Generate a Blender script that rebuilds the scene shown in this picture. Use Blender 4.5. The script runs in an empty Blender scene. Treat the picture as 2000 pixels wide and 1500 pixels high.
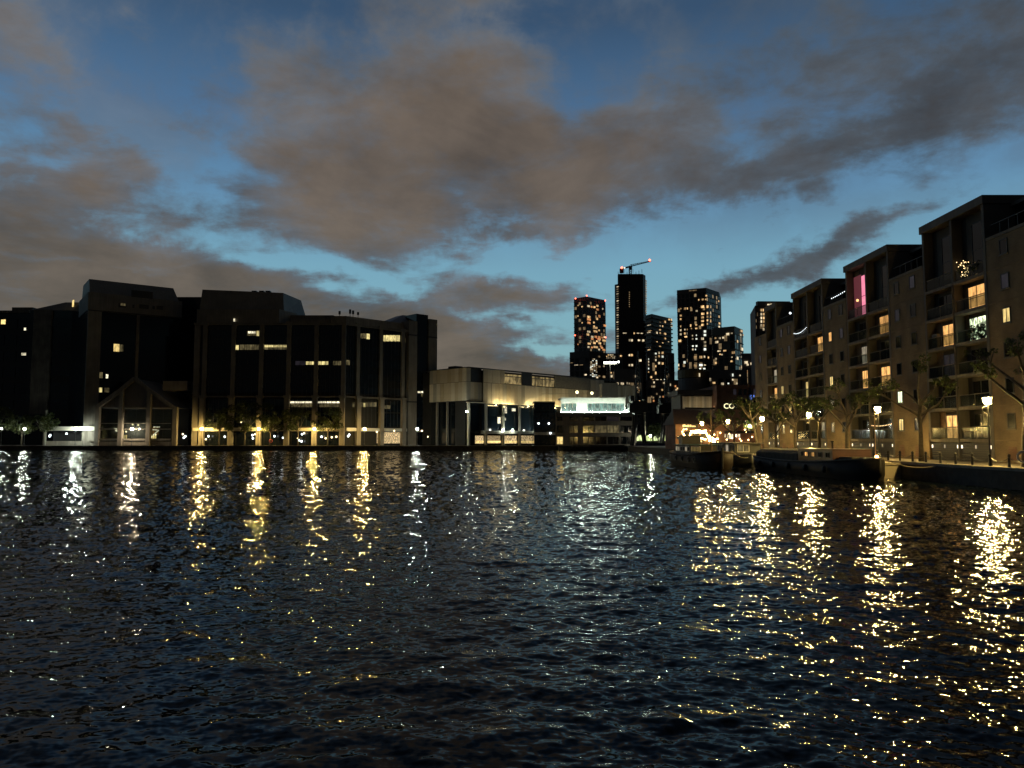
import bpy, math, random
import numpy as np
from mathutils import Vector

S = bpy.context.scene
COL = S.collection
R = math.radians
rng = random.Random(7)

# ------------------------------------------------------------------ camera
F = 1480.0            # focal length in photograph pixels (2000 wide)
CAMZ = 3.4
PITCH = math.atan((857 - 750) / F)
cd = bpy.data.cameras.new("camera")
cd.sensor_width = 36.0
cd.lens = 36.0 * F / 2000.0
cd.clip_start = 0.1
cd.clip_end = 6000
cam = bpy.data.objects.new("camera", cd)
cam.location = (0, 0, CAMZ)
cam.rotation_euler = (math.pi / 2 + PITCH, 0, 0)
COL.objects.link(cam)
S.camera = cam
CP, SP = math.cos(PITCH), math.sin(PITCH)


def ray(px, py):
    dx = (px - 1000) / F
    dy = (750 - py) / F
    return dx, CP - dy * SP, SP + dy * CP


def at(px, py, Y):
    d = ray(px, py)
    t = Y / d[1]
    return Vector((t * d[0], Y, CAMZ + t * d[2]))


def zof(py, Y, px=1000):
    return at(px, py, Y).z


# ------------------------------------------------------------------ world
S.render.engine = 'CYCLES'
S.view_settings.view_transform = 'Standard'
S.view_settings.look = 'None'
S.view_settings.exposure = 0.0
S.view_settings.gamma = 1.0
S.view_settings.use_curve_mapping = False
S.cycles.use_denoising = True
S.cycles.max_bounces = 6
S.cycles.glossy_bounces = 3
S.cycles.diffuse_bounces = 3
S.cycles.transparent_max_bounces = 12
S.cycles.sample_clamp_indirect = 20
S.cycles.caustics_reflective = False
S.cycles.caustics_refractive = False

world = bpy.data.worlds.new("World")
S.world = world
world.use_nodes = True
WT = world.node_tree
WT.nodes.clear()


def wnode(t, **kw):
    n = WT.nodes.new(t)
    for k, v in kw.items():
        setattr(n, k, v)
    return n


def put(sock, v):
    if hasattr(v, 'is_output') or isinstance(v, bpy.types.NodeSocket):
        sock.id_data.links.new(v, sock)
    else:
        sock.default_value = v


def wm(op, a, b=0.0, c=None, clamp=False):
    n = wnode('ShaderNodeMath', operation=op)
    n.use_clamp = clamp
    put(n.inputs[0], a)
    put(n.inputs[1], b)
    if c is not None:
        put(n.inputs[2], c)
    return n.outputs[0]


def wsmooth(x, lo, hi):
    n = wnode('ShaderNodeMapRange', interpolation_type='SMOOTHSTEP')
    put(n.inputs[0], x)
    n.inputs[1].default_value = lo
    n.inputs[2].default_value = hi
    return n.outputs[0]


def wmix(f, a, b):
    n = wnode('ShaderNodeMix', data_type='RGBA')
    put(n.inputs[0], f)
    put(n.inputs[6], a)
    put(n.inputs[7], b)
    return n.outputs[2]


def wscale(col, f):
    n = wnode('ShaderNodeVectorMath', operation='SCALE')
    put(n.inputs[0], col)
    put(n.inputs[3], f)
    return n.outputs[0]


tc = wnode('ShaderNodeTexCoord')
sep = wnode('ShaderNodeSeparateXYZ')
WT.links.new(tc.outputs['Generated'], sep.inputs[0])
dx_, dy_, dz_ = sep.outputs
el = wm('ARCSINE', dz_)
az = wm('ARCTAN2', dx_, dy_)
# cloud-layer coordinates: the sky as a flat layer above the town
zz = wm('MAXIMUM', wm('ADD', dz_, 0.16), 0.05)
cu = wm('DIVIDE', dx_, zz)
cv = wm('DIVIDE', dy_, zz)
cmb = wnode('ShaderNodeCombineXYZ')
put(cmb.inputs[0], cu)
put(cmb.inputs[1], cv)
LAYER = cmb.outputs[0]


def wnoise(scale, detail, rough, off, distort=0.0, vec=None):
    mp = wnode('ShaderNodeVectorMath', operation='ADD')
    put(mp.inputs[0], vec or LAYER)
    mp.inputs[1].default_value = off
    n = wnode('ShaderNodeTexNoise')
    WT.links.new(mp.outputs[0], n.inputs['Vector'])
    n.inputs['Scale'].default_value = scale
    n.inputs['Detail'].default_value = detail
    n.inputs['Roughness'].default_value = rough
    n.inputs['Distortion'].default_value = distort
    return n


wn = wnoise(1.3, 5, 0.55, (3.1, 8.2, 0))
ws = wnode('ShaderNodeSeparateColor')
WT.links.new(wn.outputs['Color'], ws.inputs[0])
DIR = tc.outputs['Generated']
wf = wnoise(5.0, 8, 0.62, (2, 7, 1), 0.2, DIR)
wfs = wnode('ShaderNodeSeparateColor')
WT.links.new(wf.outputs['Color'], wfs.inputs[0])
waz = wm('ADD', wm('ADD', az, wm('MULTIPLY', wm('SUBTRACT', ws.outputs[0], 0.5), 0.16)), wm('MULTIPLY', wm('SUBTRACT', wfs.outputs[0], 0.5), 0.16))
wel = wm('ADD', wm('ADD', el, wm('MULTIPLY', wm('SUBTRACT', ws.outputs[1], 0.5), 0.10)), wm('MULTIPLY', wm('SUBTRACT', wfs.outputs[1], 0.5), 0.12))


def azel(px, py):
    d = Vector(ray(px, py)).normalized()
    return math.atan2(d.x, d.y), math.asin(d.z)


# large cloud masses (+) and clear gaps (-): centre, half sizes, tilt (deg, + rises to the right), weight
BLOBS = [
    (820, 150, 330, 210, 25, 1.0), (900, 330, 330, 130, -5, 0.9), (680, 420, 300, 70, -5, 0.6),
    (60, 330, 190, 130, -20, 0.9), (100, 90, 170, 80, -10, 0.5), (150, 545, 420, 85, 0, 1.2), (420, 660, 520, 70, 0, 1.0), (60, 440, 260, 60, 0, 0.6), (450, 745, 650, 60, 0, 1.2), (900, 715, 200, 34, 0, 0.7), (1075, 665, 80, 12, 4, -0.5),
    (560, 575, 330, 50, 0, 0.8), (1250, 330, 230, 75, 8, 0.95), (1420, 190, 300, 80, 12, 0.55),
    (1720, 290, 280, 55, 16, 0.95), (1930, 170, 160, 110, 40, 0.8), (1600, 90, 330, 70, 5, 0.30),
    (930, 550, 110, 36, 3, 0.85), (1090, 535, 120, 24, 6, 0.75), (960, 640, 210, 30, 0, 0.9), (850, 690, 240, 45, -2, 0.95),
    (1430, 525, 190, 20, 7, 0.95), (1650, 470, 170, 26, 16, 0.6), (1760, 440, 100, 14, 12, 0.4),
    (1040, 720, 130, 26, 0, 0.5),
    (320, 220, 120, 95, 40, -0.85), (330, 60, 90, 60, 0, -0.3), (1165, 150, 50, 110, -18, -0.6), (1290, 215, 130, 40, 10, -0.6),
    (1085, 235, 40, 50, 0, -0.5), (1300, 465, 420, 50, 8, -1.0), (1000, 480, 200, 40, 10, -0.75),
    (1560, 600, 420, 45, 5, -0.6), (540, 500, 110, 20, -5, -0.75), (720, 540, 110, 20, -12, -0.75), (350, 420, 130, 18, -8, -0.6), (370, 360, 90, 30, -20, -0.4),
    (150, 512, 140, 9, 3, -0.8), (1870, 420, 200, 50, 12, -0.6), (1080, 660, 90, 26, 10, -0.75), (1050, 600, 160, 14, 0, -0.5),
    (640, 330, 120, 14, 22, -0.35), (680, 170, 60, 40, 0, -0.35), (1460, 370, 100, 25, 10, -0.3),
]
field = None
for (bx, by, rx, ry, ang, w) in BLOBS:
    a0, e0 = azel(bx, by)
    ca, sa = math.cos(R(ang)), math.sin(R(ang))
    da = wm('SUBTRACT', waz, a0)
    de = wm('SUBTRACT', wel, e0)
    p = wm('MULTIPLY', wm('ADD', wm('MULTIPLY', da, ca), wm('MULTIPLY', de, sa)), F / rx)
    q = wm('MULTIPLY', wm('SUBTRACT', wm('MULTIPLY', de, ca), wm('MULTIPLY', da, sa)), F / ry)
    g = wm('EXPONENT', wm('MULTIPLY', wm('ADD', wm('MULTIPLY', p, p), wm('MULTIPLY', q, q)), -0.8))
    field = wm('MULTIPLY_ADD', g, w, 0.0 if field is None else field)
n1 = wnoise(1.7, 10, 0.60, (0, 0, 0), 0.35).outputs['Fac']
n2 = wnoise(5.0, 8, 0.62, (5, 2, 0), 0.3).outputs['Fac']
n4 = wnoise(7.0, 9, 0.60, (1, 3, 8), 0.2, DIR).outputs['Fac']
tex = wm('ADD', wm('MULTIPLY', wm('SUBTRACT', n1, 0.5), 1.7), wm('MULTIPLY', wm('SUBTRACT', n2, 0.5), 1.3))
tex = wm('ADD', tex, wm('MULTIPLY', wm('SUBTRACT', n4, 0.5), 1.5))
dens = wm('ADD', wm('MULTIPLY', field, 0.68), wm('MULTIPLY', tex, 1.25))
# the overcast thickens away from the afterglow
dens = wm('ADD', dens, wm('MULTIPLY_ADD', wsmooth(dy_, 0.55, -0.4), 0.7, 0.02))
mask = wsmooth(dens, -0.08, 0.74)
mask = wm('MAXIMUM', mask, wm('MULTIPLY', wsmooth(n4, 0.38, 0.62), wm('MULTIPLY', wsmooth(el, 0.18, 0.38), 0.55)))
thick = wsmooth(dens, 0.25, 1.35)

ramp = wnode('ShaderNodeValToRGB')
put(ramp.inputs[0], wm('DIVIDE', el, 1.5708, clamp=True))
RC = [(0.0, (.34, .52, .48)), (.04, (.30, .53, .53)), (.09, (.235, .47, .55)), (.14, (.20, .425, .56)), (.19, (.135, .295, .47)), (.25, (.082, .182, .335)),
      (.33, (.042, .090, .170)), (.6, (.016, .036, .085)), (1.0, (.012, .028, .07))]
e = ramp.color_ramp.elements
e[0].position, e[0].color = RC[0][0], (*RC[0][1], 1)
e[1].position, e[1].color = RC[-1][0], (*RC[-1][1], 1)
for pos, c in RC[1:-1]:
    k = e.new(pos)
    k.color = (*c, 1)
sky = wnode('ShaderNodeTexSky', sky_type='NISHITA')
sky.sun_disc = False
sky.sun_elevation = R(-2.5)
sky.sun_rotation = R(8)
clear = wmix(0.9, wscale(sky.outputs[0], 0.15), ramp.outputs[0])
dn = wmix(thick, (.135, .160, .195, 1), (.145, .112, .084, 1))       # thin veil to dense cloud in town light
# east (right) clouds carry less of the town's glow
dn = wmix(wsmooth(az, 0.02, 0.35), dn, wmix(thick, (.095, .120, .150, 1), (.070, .064, .061, 1)))
n3 = wnoise(2.2, 7, 0.62, (9, 4, 0), 0.4).outputs['Fac']
dn = wscale(dn, wm('MULTIPLY_ADD', wm('ADD', wm('MULTIPLY', n3, 0.55), wm('MULTIPLY', n4, 0.45)), 2.2, -0.2))
skyc = wmix(wm('MULTIPLY', mask, 0.95), clear, dn)
# the twilight fades away from the afterglow and below the horizon
back = wm('MULTIPLY_ADD', wsmooth(dy_, -0.35, 0.74), 0.84, 0.16)
below = wm('MULTIPLY_ADD', wsmooth(dz_, -0.08, 0.0), 0.9, 0.1)
skyc = wscale(skyc, wm('MULTIPLY', back, below))
bg = wnode('ShaderNodeBackground')
WT.links.new(skyc, bg.inputs[0])
bg.inputs[1].default_value = 1.0
wo = wnode('ShaderNodeOutputWorld')
WT.links.new(bg.outputs[0], wo.inputs[0])

# ------------------------------------------------------------------ materials
MATS = {}


def nmat(name):
    m = bpy.data.materials.new(name)
    m.use_nodes = True
    MATS[name] = m
    return m, m.node_tree, m.node_tree.nodes['Principled BSDF']


def surf(name, col, rough=0.7, metal=0.0, var=0.25, scale=1.5, bump=0.0, bscale=12.0, spec=0.5, streak=0.0):
    """plain surface with noise variation, optional rain streaks and fine relief"""
    m, t, b = nmat(name)
    tcn = t.nodes.new('ShaderNodeTexCoord')
    n = t.nodes.new('ShaderNodeTexNoise')
    n.inputs['Scale'].default_value = scale
    n.inputs['Detail'].default_value = 6
    t.links.new(tcn.outputs['Object'], n.inputs['Vector'])
    mr = t.nodes.new('ShaderNodeMapRange')
    mr.inputs[1].default_value, mr.inputs[2].default_value = 0.3, 0.7
    mr.inputs[3].default_value, mr.inputs[4].default_value = 1 - var, 1 + var
    t.links.new(n.outputs['Fac'], mr.inputs[0])
    sc = t.nodes.new('ShaderNodeVectorMath')
    sc.operation = 'SCALE'
    sc.inputs[0].default_value = col
    t.links.new(mr.outputs[0], sc.inputs[3])
    last = sc.outputs[0]
    if streak:
        mp = t.nodes.new('ShaderNodeMapping')
        mp.inputs['Scale'].default_value = (2.2, 2.2, 0.12)
        t.links.new(tcn.outputs['Object'], mp.inputs[0])
        n2 = t.nodes.new('ShaderNodeTexNoise')
        n2.inputs['Scale'].default_value = 1.2
        n2.inputs['Detail'].default_value = 4
        t.links.new(mp.outputs[0], n2.inputs['Vector'])
        mr2 = t.nodes.new('ShaderNodeMapRange')
        mr2.inputs[1].default_value, mr2.inputs[2].default_value = 0.35, 0.7
        mr2.inputs[3].default_value, mr2.inputs[4].default_value = 1.0, 1.0 - streak
        t.links.new(n2.outputs['Fac'], mr2.inputs[0])
        s2 = t.nodes.new('ShaderNodeVectorMath')
        s2.operation = 'SCALE'
        t.links.new(last, s2.inputs[0])
        t.links.new(mr2.outputs[0], s2.inputs[3])
        last = s2.outputs[0]
    t.links.new(last, b.inputs['Base Color'])
    b.inputs['Roughness'].default_value = rough
    b.inputs['Metallic'].default_value = metal
    b.inputs['Specular IOR Level'].default_value = spec
    if bump:
        nb = t.nodes.new('ShaderNodeTexNoise')
        nb.inputs['Scale'].default_value = bscale
        nb.inputs['Detail'].default_value = 4
        t.links.new(tcn.outputs['Object'], nb.inputs['Vector'])
        bp = t.nodes.new('ShaderNodeBump')
        bp.inputs['Strength'].default_value = bump
        bp.inputs['Distance'].default_value = 0.03
        t.links.new(nb.outputs['Fac'], bp.inputs['Height'])
        t.links.new(bp.outputs[0], b.inputs['Normal'])
    return m


def emit(name, col, strength, room=0.0, scale=1.2, both=False):
    """glowing surface; room > 0 adds blotches of curtain and furniture seen through a lit pane"""
    m, t, b = nmat(name)
    b.inputs['Base Color'].default_value = (0.02, 0.02, 0.02, 1)
    b.inputs['Roughness'].default_value = 0.25
    b.inputs['Emission Color'].default_value = (*col, 1)
    b.inputs['Emission Strength'].default_value = strength
    if room:
        oi = t.nodes.new('ShaderNodeObjectInfo')
        tcn = t.nodes.new('ShaderNodeTexCoord')
        ad = t.nodes.new('ShaderNodeVectorMath')
        ad.operation = 'ADD'
        ml = t.nodes.new('ShaderNodeVectorMath')
        ml.operation = 'SCALE'
        ml.inputs[0].default_value = (37, 53, 71)
        t.links.new(oi.outputs['Random'], ml.inputs[3])
        t.links.new(tcn.outputs['Object'], ad.inputs[0])
        t.links.new(ml.outputs[0], ad.inputs[1])
        mp = t.nodes.new('ShaderNodeMapping')
        mp.inputs['Scale'].default_value = (1.6, 1.6, 0.8)
        t.links.new(ad.outputs[0], mp.inputs[0])
        n = t.nodes.new('ShaderNodeTexNoise')
        n.inputs['Scale'].default_value = scale
        n.inputs['Detail'].default_value = 3
        t.links.new(mp.outputs[0], n.inputs['Vector'])
        mr = t.nodes.new('ShaderNodeMapRange')
        mr.inputs[1].default_value, mr.inputs[2].default_value = 0.38, 0.62
        mr.inputs[3].default_value, mr.inputs[4].default_value = strength * (1 - room), strength * (1 + room)
        t.links.new(n.outputs['Fac'], mr.inputs[0])
        m2 = t.nodes.new('ShaderNodeMath')
        m2.operation = 'MULTIPLY'
        mr3 = t.nodes.new('ShaderNodeMapRange')
        mr3.inputs[3].default_value, mr3.inputs[4].default_value = 0.55, 1.25
        t.links.new(oi.outputs['Random'], mr3.inputs[0])
        t.links.new(mr.outputs[0], m2.inputs[0])
        t.links.new(mr3.outputs[0], m2.inputs[1])
        t.links.new(m2.outputs[0], b.inputs['Emission Strength'])
    return m


def brick_mat(name, c1, c2, mortar):
    m, t, b = nmat(name)
    tcn = t.nodes.new('ShaderNodeTexCoord')
    sx = t.nodes.new('ShaderNodeSeparateXYZ')
    t.links.new(tcn.outputs['Object'], sx.inputs[0])
    ad = t.nodes.new('ShaderNodeMath')
    ad.operation = 'ADD'
    t.links.new(sx.outputs[0], ad.inputs[0])
    t.links.new(sx.outputs[1], ad.inputs[1])
    cb = t.nodes.new('ShaderNodeCombineXYZ')
    t.links.new(ad.outputs[0], cb.inputs[0])
    t.links.new(sx.outputs[2], cb.inputs[1])
    br = t.nodes.new('ShaderNodeTexBrick')
    br.inputs['Scale'].default_value = 1.0
    br.inputs['Brick Width'].default_value = 0.225
    br.inputs['Row Height'].default_value = 0.075
    br.inputs['Mortar Size'].default_value = 0.01
    br.inputs['Color1'].default_value = (*c1, 1)
    br.inputs['Color2'].default_value = (*c2, 1)
    br.inputs['Mortar'].default_value = (*mortar, 1)
    t.links.new(cb.outputs[0], br.inputs['Vector'])
    n = t.nodes.new('ShaderNodeTexNoise')
    n.inputs['Scale'].default_value = 0.5
    n.inputs['Detail'].default_value = 6
    t.links.new(tcn.outputs['Object'], n.inputs['Vector'])
    mr = t.nodes.new('ShaderNodeMapRange')
    mr.inputs[1].default_value, mr.inputs[2].default_value = 0.3, 0.7
    mr.inputs[3].default_value, mr.inputs[4].default_value = 0.6, 1.3
    t.links.new(n.outputs['Fac'], mr.inputs[0])
    sc = t.nodes.new('ShaderNodeVectorMath')
    sc.operation = 'SCALE'
    t.links.new(br.outputs['Color'], sc.inputs[0])
    t.links.new(mr.outputs[0], sc.inputs[3])
    t.links.new(sc.outputs[0], b.inputs['Base Color'])
    b.inputs['Roughness'].default_value = 0.85
    return m


def clear_glass(name, col, opac):
    m, t, b = nmat(name)
    b.inputs['Base Color'].default_value = (*col, 1)
    b.inputs['Roughness'].default_value = 0.08
    tr = t.nodes.new('ShaderNodeBsdfTransparent')
    tr.inputs[0].default_value = (0.85, 0.9, 0.88, 1)
    mx = t.nodes.new('ShaderNodeMixShader')
    mx.inputs[0].default_value = opac
    t.links.new(tr.outputs[0], mx.inputs[1])
    t.links.new(b.outputs[0], mx.inputs[2])
    t.links.new(mx.outputs[0], t.nodes['Material Output'].inputs[0])
    return m


def leaf_mat(name, c1, c2):
    m, t, b = nmat(name)
    g = t.nodes.new('ShaderNodeNewGeometry')
    mx = t.nodes.new('ShaderNodeMix')
    mx.data_type = 'RGBA'
    mx.inputs[6].default_value = (*c1, 1)
    mx.inputs[7].default_value = (*c2, 1)
    t.links.new(g.outputs['Random Per Island'], mx.inputs[0])
    t.links.new(mx.outputs[2], b.inputs['Base Color'])
    b.inputs['Roughness'].default_value = 0.55
    tl = t.nodes.new('ShaderNodeBsdfTranslucent')
    t.links.new(mx.outputs[2], tl.inputs[0])
    ms = t.nodes.new('ShaderNodeMixShader')
    ms.inputs[0].default_value = 0.35
    t.links.new(b.outputs[0], ms.inputs[1])
    t.links.new(tl.outputs[0], ms.inputs[2])
    t.links.new(ms.outputs[0], t.nodes['Material Output'].inputs[0])
    return m


STONE = surf('pale_stone', (.20, .178, .15), .8, var=.18, scale=.35, streak=.3)
STONE_D = surf('weathered_stone', (.17, .15, .125), .85, var=.25, scale=.4, streak=.3)
STEEL_W = surf('white_painted_steel', (.40, .38, .33), .5, var=.08)
ROOFM = surf('grey_roof_metal', (.17, .155, .14), .6, var=.15, scale=.3, streak=.2)
DGLASS = surf('dark_tinted_glass', (.006, .008, .010), .09, var=.3, scale=.2, spec=.45)
BGLASS = surf('blue_black_glass', (.006, .011, .018), .12, var=.3, scale=.2, spec=.4)
DARK = surf('dark_painted_metal', (.02, .02, .022), .5, var=.2)
IRON = surf('black_iron', (.012, .012, .013), .45, var=.3)
CORE = surf('unlit_interior', (.008, .008, .009), .9, var=.2)
CONC = surf('concrete', (.24, .22, .19), .85, var=.2, scale=.8, bump=.2, streak=.2)
QUAYW = surf('wet_quay_masonry', (.035, .032, .028), .75, var=.4, scale=1.5, bump=.4, bscale=4)
PAVE = surf('paving', (.16, .145, .12), .8, var=.2, scale=2.0, bump=.1)
GROUND = surf('dark_ground', (.04, .04, .038), .9, var=.3, scale=.05)
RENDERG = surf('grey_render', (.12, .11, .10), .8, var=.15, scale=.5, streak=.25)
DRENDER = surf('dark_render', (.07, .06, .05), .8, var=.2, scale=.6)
CREAM = surf('cream_render', (.36, .31, .23), .8, var=.15, scale=.7)
TIMBER = surf('timber_lining', (.20, .12, .06), .6, var=.3, scale=3)
BRICK = brick_mat('stock_brick', (.20, .135, .065), (.16, .105, .052), (.15, .125, .09))
REDB = brick_mat('red_brick', (.22, .085, .05), (.17, .07, .045), (.18, .16, .13))
PANELS = [surf('cladding_%s' % n, c, .55, var=.08, scale=.6, streak=.12) for n, c in
          (('pale', (.62, .57, .48)), ('cream', (.52, .46, .36)), ('grey', (.38, .36, .31)), ('buff', (.46, .39, .28)))]
TOWERM = surf('tower_cladding', (.11, .095, .088), .6, var=.25, scale=.03)
TOWERG = surf('tower_grey_cladding', (.12, .105, .085), .6, var=.25, scale=.03)
TOWERB = surf('tower_brown_cladding', (.060, .042, .038), .6, var=.25, scale=.03)
OCHRE = surf('ochre_cladding', (.16, .105, .03), .6, var=.2, scale=.1)
BARK = surf('plane_bark', (.055, .045, .034), .85, var=.4, scale=3.0, bump=.4, bscale=8)
LEAF = leaf_mat('plane_leaf', (.030, .050, .014), (.065, .085, .022))
LEAF2 = leaf_mat('bank_tree_leaf', (.018, .030, .007), (.050, .062, .012))
BALG = clear_glass('balustrade_glass', (.03, .035, .035), .35)
HULLB = surf('black_hull_paint', (.012, .011, .011), .6, var=.3, scale=1, spec=.2)
HULLR = surf('oxide_hull_paint', (.022, .014, .010), .65, var=.4, scale=1, spec=.2)
MAROON = surf('maroon_cabin_paint', (.07, .018, .014), .4, var=.2)
CANVAS = surf('dark_canvas', (.05, .042, .030), .85, var=.3, scale=2, bump=.3)
BGREY = surf('grey_cabin_paint', (.05, .053, .056), .5, var=.15)
TEAL = surf('teal_paint', (.03, .10, .10), .5, var=.15)
NAVY = surf('navy_paint', (.015, .02, .07), .45, var=.2)
WHITEP = surf('white_paint', (.62, .60, .55), .5, var=.1)
REDP = surf('red_paint', (.45, .04, .02), .5, var=.1)
TILE = surf('brown_roof_tile', (.035, .019, .012), .8, var=.25, scale=2)

E_SODIUM = emit('sodium_lantern', (1.0, .68, .20), 1500)
E_SODIUM_F = emit('sodium_lantern_bright', (1.0, .68, .20), 1400)
E_WHITEL = emit('white_lantern', (.88, 1.0, .85), 1000)
E_WARMW = emit('warm_white_lantern', (1.0, .82, .55), 900)
E_DIMW = emit('pale_lantern', (.95, 1.0, .80), 330)
E_ORANGE = emit('orange_room', (1.0, .50, .15), 1.05, .35, 1.6)
E_YELLOW = emit('yellow_room', (1.0, .72, .26), 1.1, .30, 1.4)
E_PALE = emit('pale_room', (.80, .68, .48), .42, .3, 1.4)
E_WHITE = emit('white_office', (1.0, .90, .62), 1.1, .45, 1.8)
E_OFF = emit('office_strip', (1.0, .82, .34), .72, .35, 1.0)
E_OFFD = emit('dim_office', (.75, .60, .28), .11, .6, 1.0)
E_GREEN = emit('greenish_white_room', (.86, 1.0, .62), 1.15, .8, 2.2)
E_PINK = emit('pink_room', (1.0, .26, .40), .85, .10, 1.0)
E_VIOLET = emit('faint_violet_glow', (.10, .085, .11), .14, .3, 1.0)  # faint glow, also used on unlit panes for reflected sky
E_SHOP = emit('shop_interior', (1.0, .72, .36), .5, .8, 2.5)
E_FAIRY = emit('fairy_bulb', (1.0, .66, .30), 5.0)
E_GARL = emit('garland_bulb', (1.0, .70, .26), 26.0)
E_COOL = emit('cool_bulb', (.85, .95, 1.0), 4.0)
E_LED = emit('white_led_strip', (.82, 1.0, .84), 170.0)
E_TEALW = emit('teal_lit_glass', (.32, .60, .50), .42, .5, 1.2)
E_RED = emit('red_warning_light', (1.0, .10, .05), 9.0)
E_SIGNY = emit('yellow_sign', (1.0, .92, .50), 1.6)
E_SIGNB = emit('blue_sign', (.18, .32, 1.0), 1.3)
E_TW = [emit('tower_window_warm', (1.0, .62, .27), .85, .5, .4), emit('tower_window_pale', (1.0, .80, .50), .80, .5, .4),
        emit('tower_window_orange', (1.0, .42, .15), .6, .4, .4), emit('tower_window_dim', (.8, .55, .28), .26, .4, .4),
        emit('tower_window_white', (.95, 1.0, .86), 1.3, .2, .4)]
E_ARCH = emit('lit_arch', (.78, .92, .36), .85, .5, 1.0)

# ------------------------------------------------------------------ mesh helpers


class MB:
    """collects shapes, built as ONE mesh object; frame() sets a local rotated frame"""

    def __init__(s):
        s.v, s.f = [], []
        s.T = (0, 0, 0, 1, 0)

    def frame(s, ox, oy, oz, ang):
        s.T = (ox, oy, oz, math.cos(ang), math.sin(ang))
        return s

    def add(s, vs, fs):
        o = len(s.v)
        ox, oy, oz, c, n = s.T
        for (x, y, z) in vs:
            s.v.append((ox + x * c - y * n, oy + x * n + y * c, oz + z))
        for f in fs:
            s.f.append(tuple(o + i for i in f))
        return s

    def box(s, x0, x1, y0, y1, z0, z1):
        return s.add([(x0, y0, z0), (x1, y0, z0), (x1, y1, z0), (x0, y1, z0), (x0, y0, z1), (x1, y0, z1), (x1, y1, z1), (x0, y1, z1)],
                     [(3, 2, 1, 0), (4, 5, 6, 7), (0, 1, 5, 4), (1, 2, 6, 5), (2, 3, 7, 6), (3, 0, 4, 7)])

    def prism(s, poly, z0, z1, top=None):
        n = len(poly)
        top = top or poly
        vs = [(x, y, z0) for x, y in poly] + [(x, y, z1) for x, y in top]
        fs = [tuple(range(n - 1, -1, -1)), tuple(range(n, 2 * n))]
        fs += [(i, (i + 1) % n, n + (i + 1) % n, n + i) for i in range(n)]
        return s.add(vs, fs)

    def extr(s, prof, y0, y1):
        """profile in (x, z) swept along y"""
        n = len(prof)
        vs = [(x, y0, z) for x, z in prof] + [(x, y1, z) for x, z in prof]
        fs = [tuple(range(n)), tuple(range(2 * n - 1, n - 1, -1))]
        fs += [(i, n + i, n + (i + 1) % n, (i + 1) % n) for i in range(n)]
        return s.add(vs, fs)

    def tube(s, pts, rad, n=8):
        pts = [Vector(p) for p in pts]
        if not isinstance(rad, (list, tuple)):
            rad = [rad] * len(pts)
        vs, fs = [], []
        up0 = None
        for i, p in enumerate(pts):
            d = (pts[min(i + 1, len(pts) - 1)] - pts[max(i - 1, 0)]).normalized()
            if up0 is None:
                up0 = Vector((0, 0, 1)) if abs(d.z) < .9 else Vector((1, 0, 0))
            a = d.cross(up0).normalized()
            b = a.cross(d).normalized()
            up0 = b
            for k in range(n):
                t = 2 * math.pi * k / n
                vs.append(tuple(p + (a * math.cos(t) + b * math.sin(t)) * rad[i]))
        for i in range(len(pts) - 1):
            for k in range(n):
                k2 = (k + 1) % n
                fs.append((i * n + k, i * n + k2, (i + 1) * n + k2, (i + 1) * n + k))
        fs.append(tuple(range(n - 1, -1, -1)))
        fs.append(tuple(range((len(pts) - 1) * n, len(pts) * n)))
        return s.add(vs, fs)

    def lathe(s, prof, n=12, cx=0, cy=0):
        vs, fs = [], []
        for r, z in prof:
            for k in range(n):
                t = 2 * math.pi * k / n
                vs.append((cx + r * math.cos(t), cy + r * math.sin(t), z))
        for i in range(len(prof) - 1):
            for k in range(n):
                k2 = (k + 1) % n
                fs.append((i * n + k, i * n + k2, (i + 1) * n + k2, (i + 1) * n + k))
        fs.append(tuple(range(n - 1, -1, -1)))
        fs.append(tuple(range((len(prof) - 1) * n, len(prof) * n)))
        return s.add(vs, fs)

    def ball(s, c, r, n=8, m=6, sz=1.0):
        prof = [(max(r * math.sin(math.pi * i / m), r * .02), c[2] - sz * r * math.cos(math.pi * i / m)) for i in range(m + 1)]
        return s.lathe(prof, n, c[0], c[1])

    def quad(s, a, b, c, d):
        return s.add([a, b, c, d], [(0, 1, 2, 3)])

    def mesh(s, name, mat):
        me = bpy.data.meshes.new(name)
        me.from_pydata(s.v, [], s.f)
        me.materials.append(mat)
        me.update()
        return me

    def build(s, name, mat, parent=None, smooth=False, kind=None):
        me = s.mesh(name, mat)
        if smooth:
            me.shade_smooth()
        return inst(me, name, parent, kind=kind)


def inst(me, name, parent=None, loc=(0, 0, 0), rz=0.0, kind=None):
    o = bpy.data.objects.new(name, me)
    COL.objects.link(o)
    if parent:
        o.parent = parent
    o.location = loc
    o.rotation_euler = (0, 0, rz)
    if kind:
        o['kind'] = kind
    return o


def tag(o, label=None, cat=None, group=None, kind=None):
    if label:
        o['label'] = label
    if cat:
        o['category'] = cat
    if group:
        o['group'] = group
    if kind:
        o['kind'] = kind
    return o


def thing(name, label, cat, loc=(0, 0, 0), rz=0.0, group=None):
    o = bpy.data.objects.new(name, None)
    o.empty_display_size = 0.5
    COL.objects.link(o)
    o.location = loc
    o.rotation_euler = (0, 0, rz)
    return tag(o, label, cat, group)


def copy_tree(o, parent=None):
    c = o.copy()
    COL.objects.link(c)
    if parent:
        c.parent = parent
    for ch in list(o.children):
        copy_tree(ch, c)
    return c


_boxes = {}


def box_mesh(name, mat, x0, x1, y0, y1, z0, z1):
    k = (name, mat.name, x0, x1, y0, y1, z0, z1)
    if k not in _boxes:
        _boxes[k] = MB().box(x0, x1, y0, y1, z0, z1).mesh(name, mat)
    return _boxes[k]


# ------------------------------------------------------------------ water
QZ = 1.4


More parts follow.
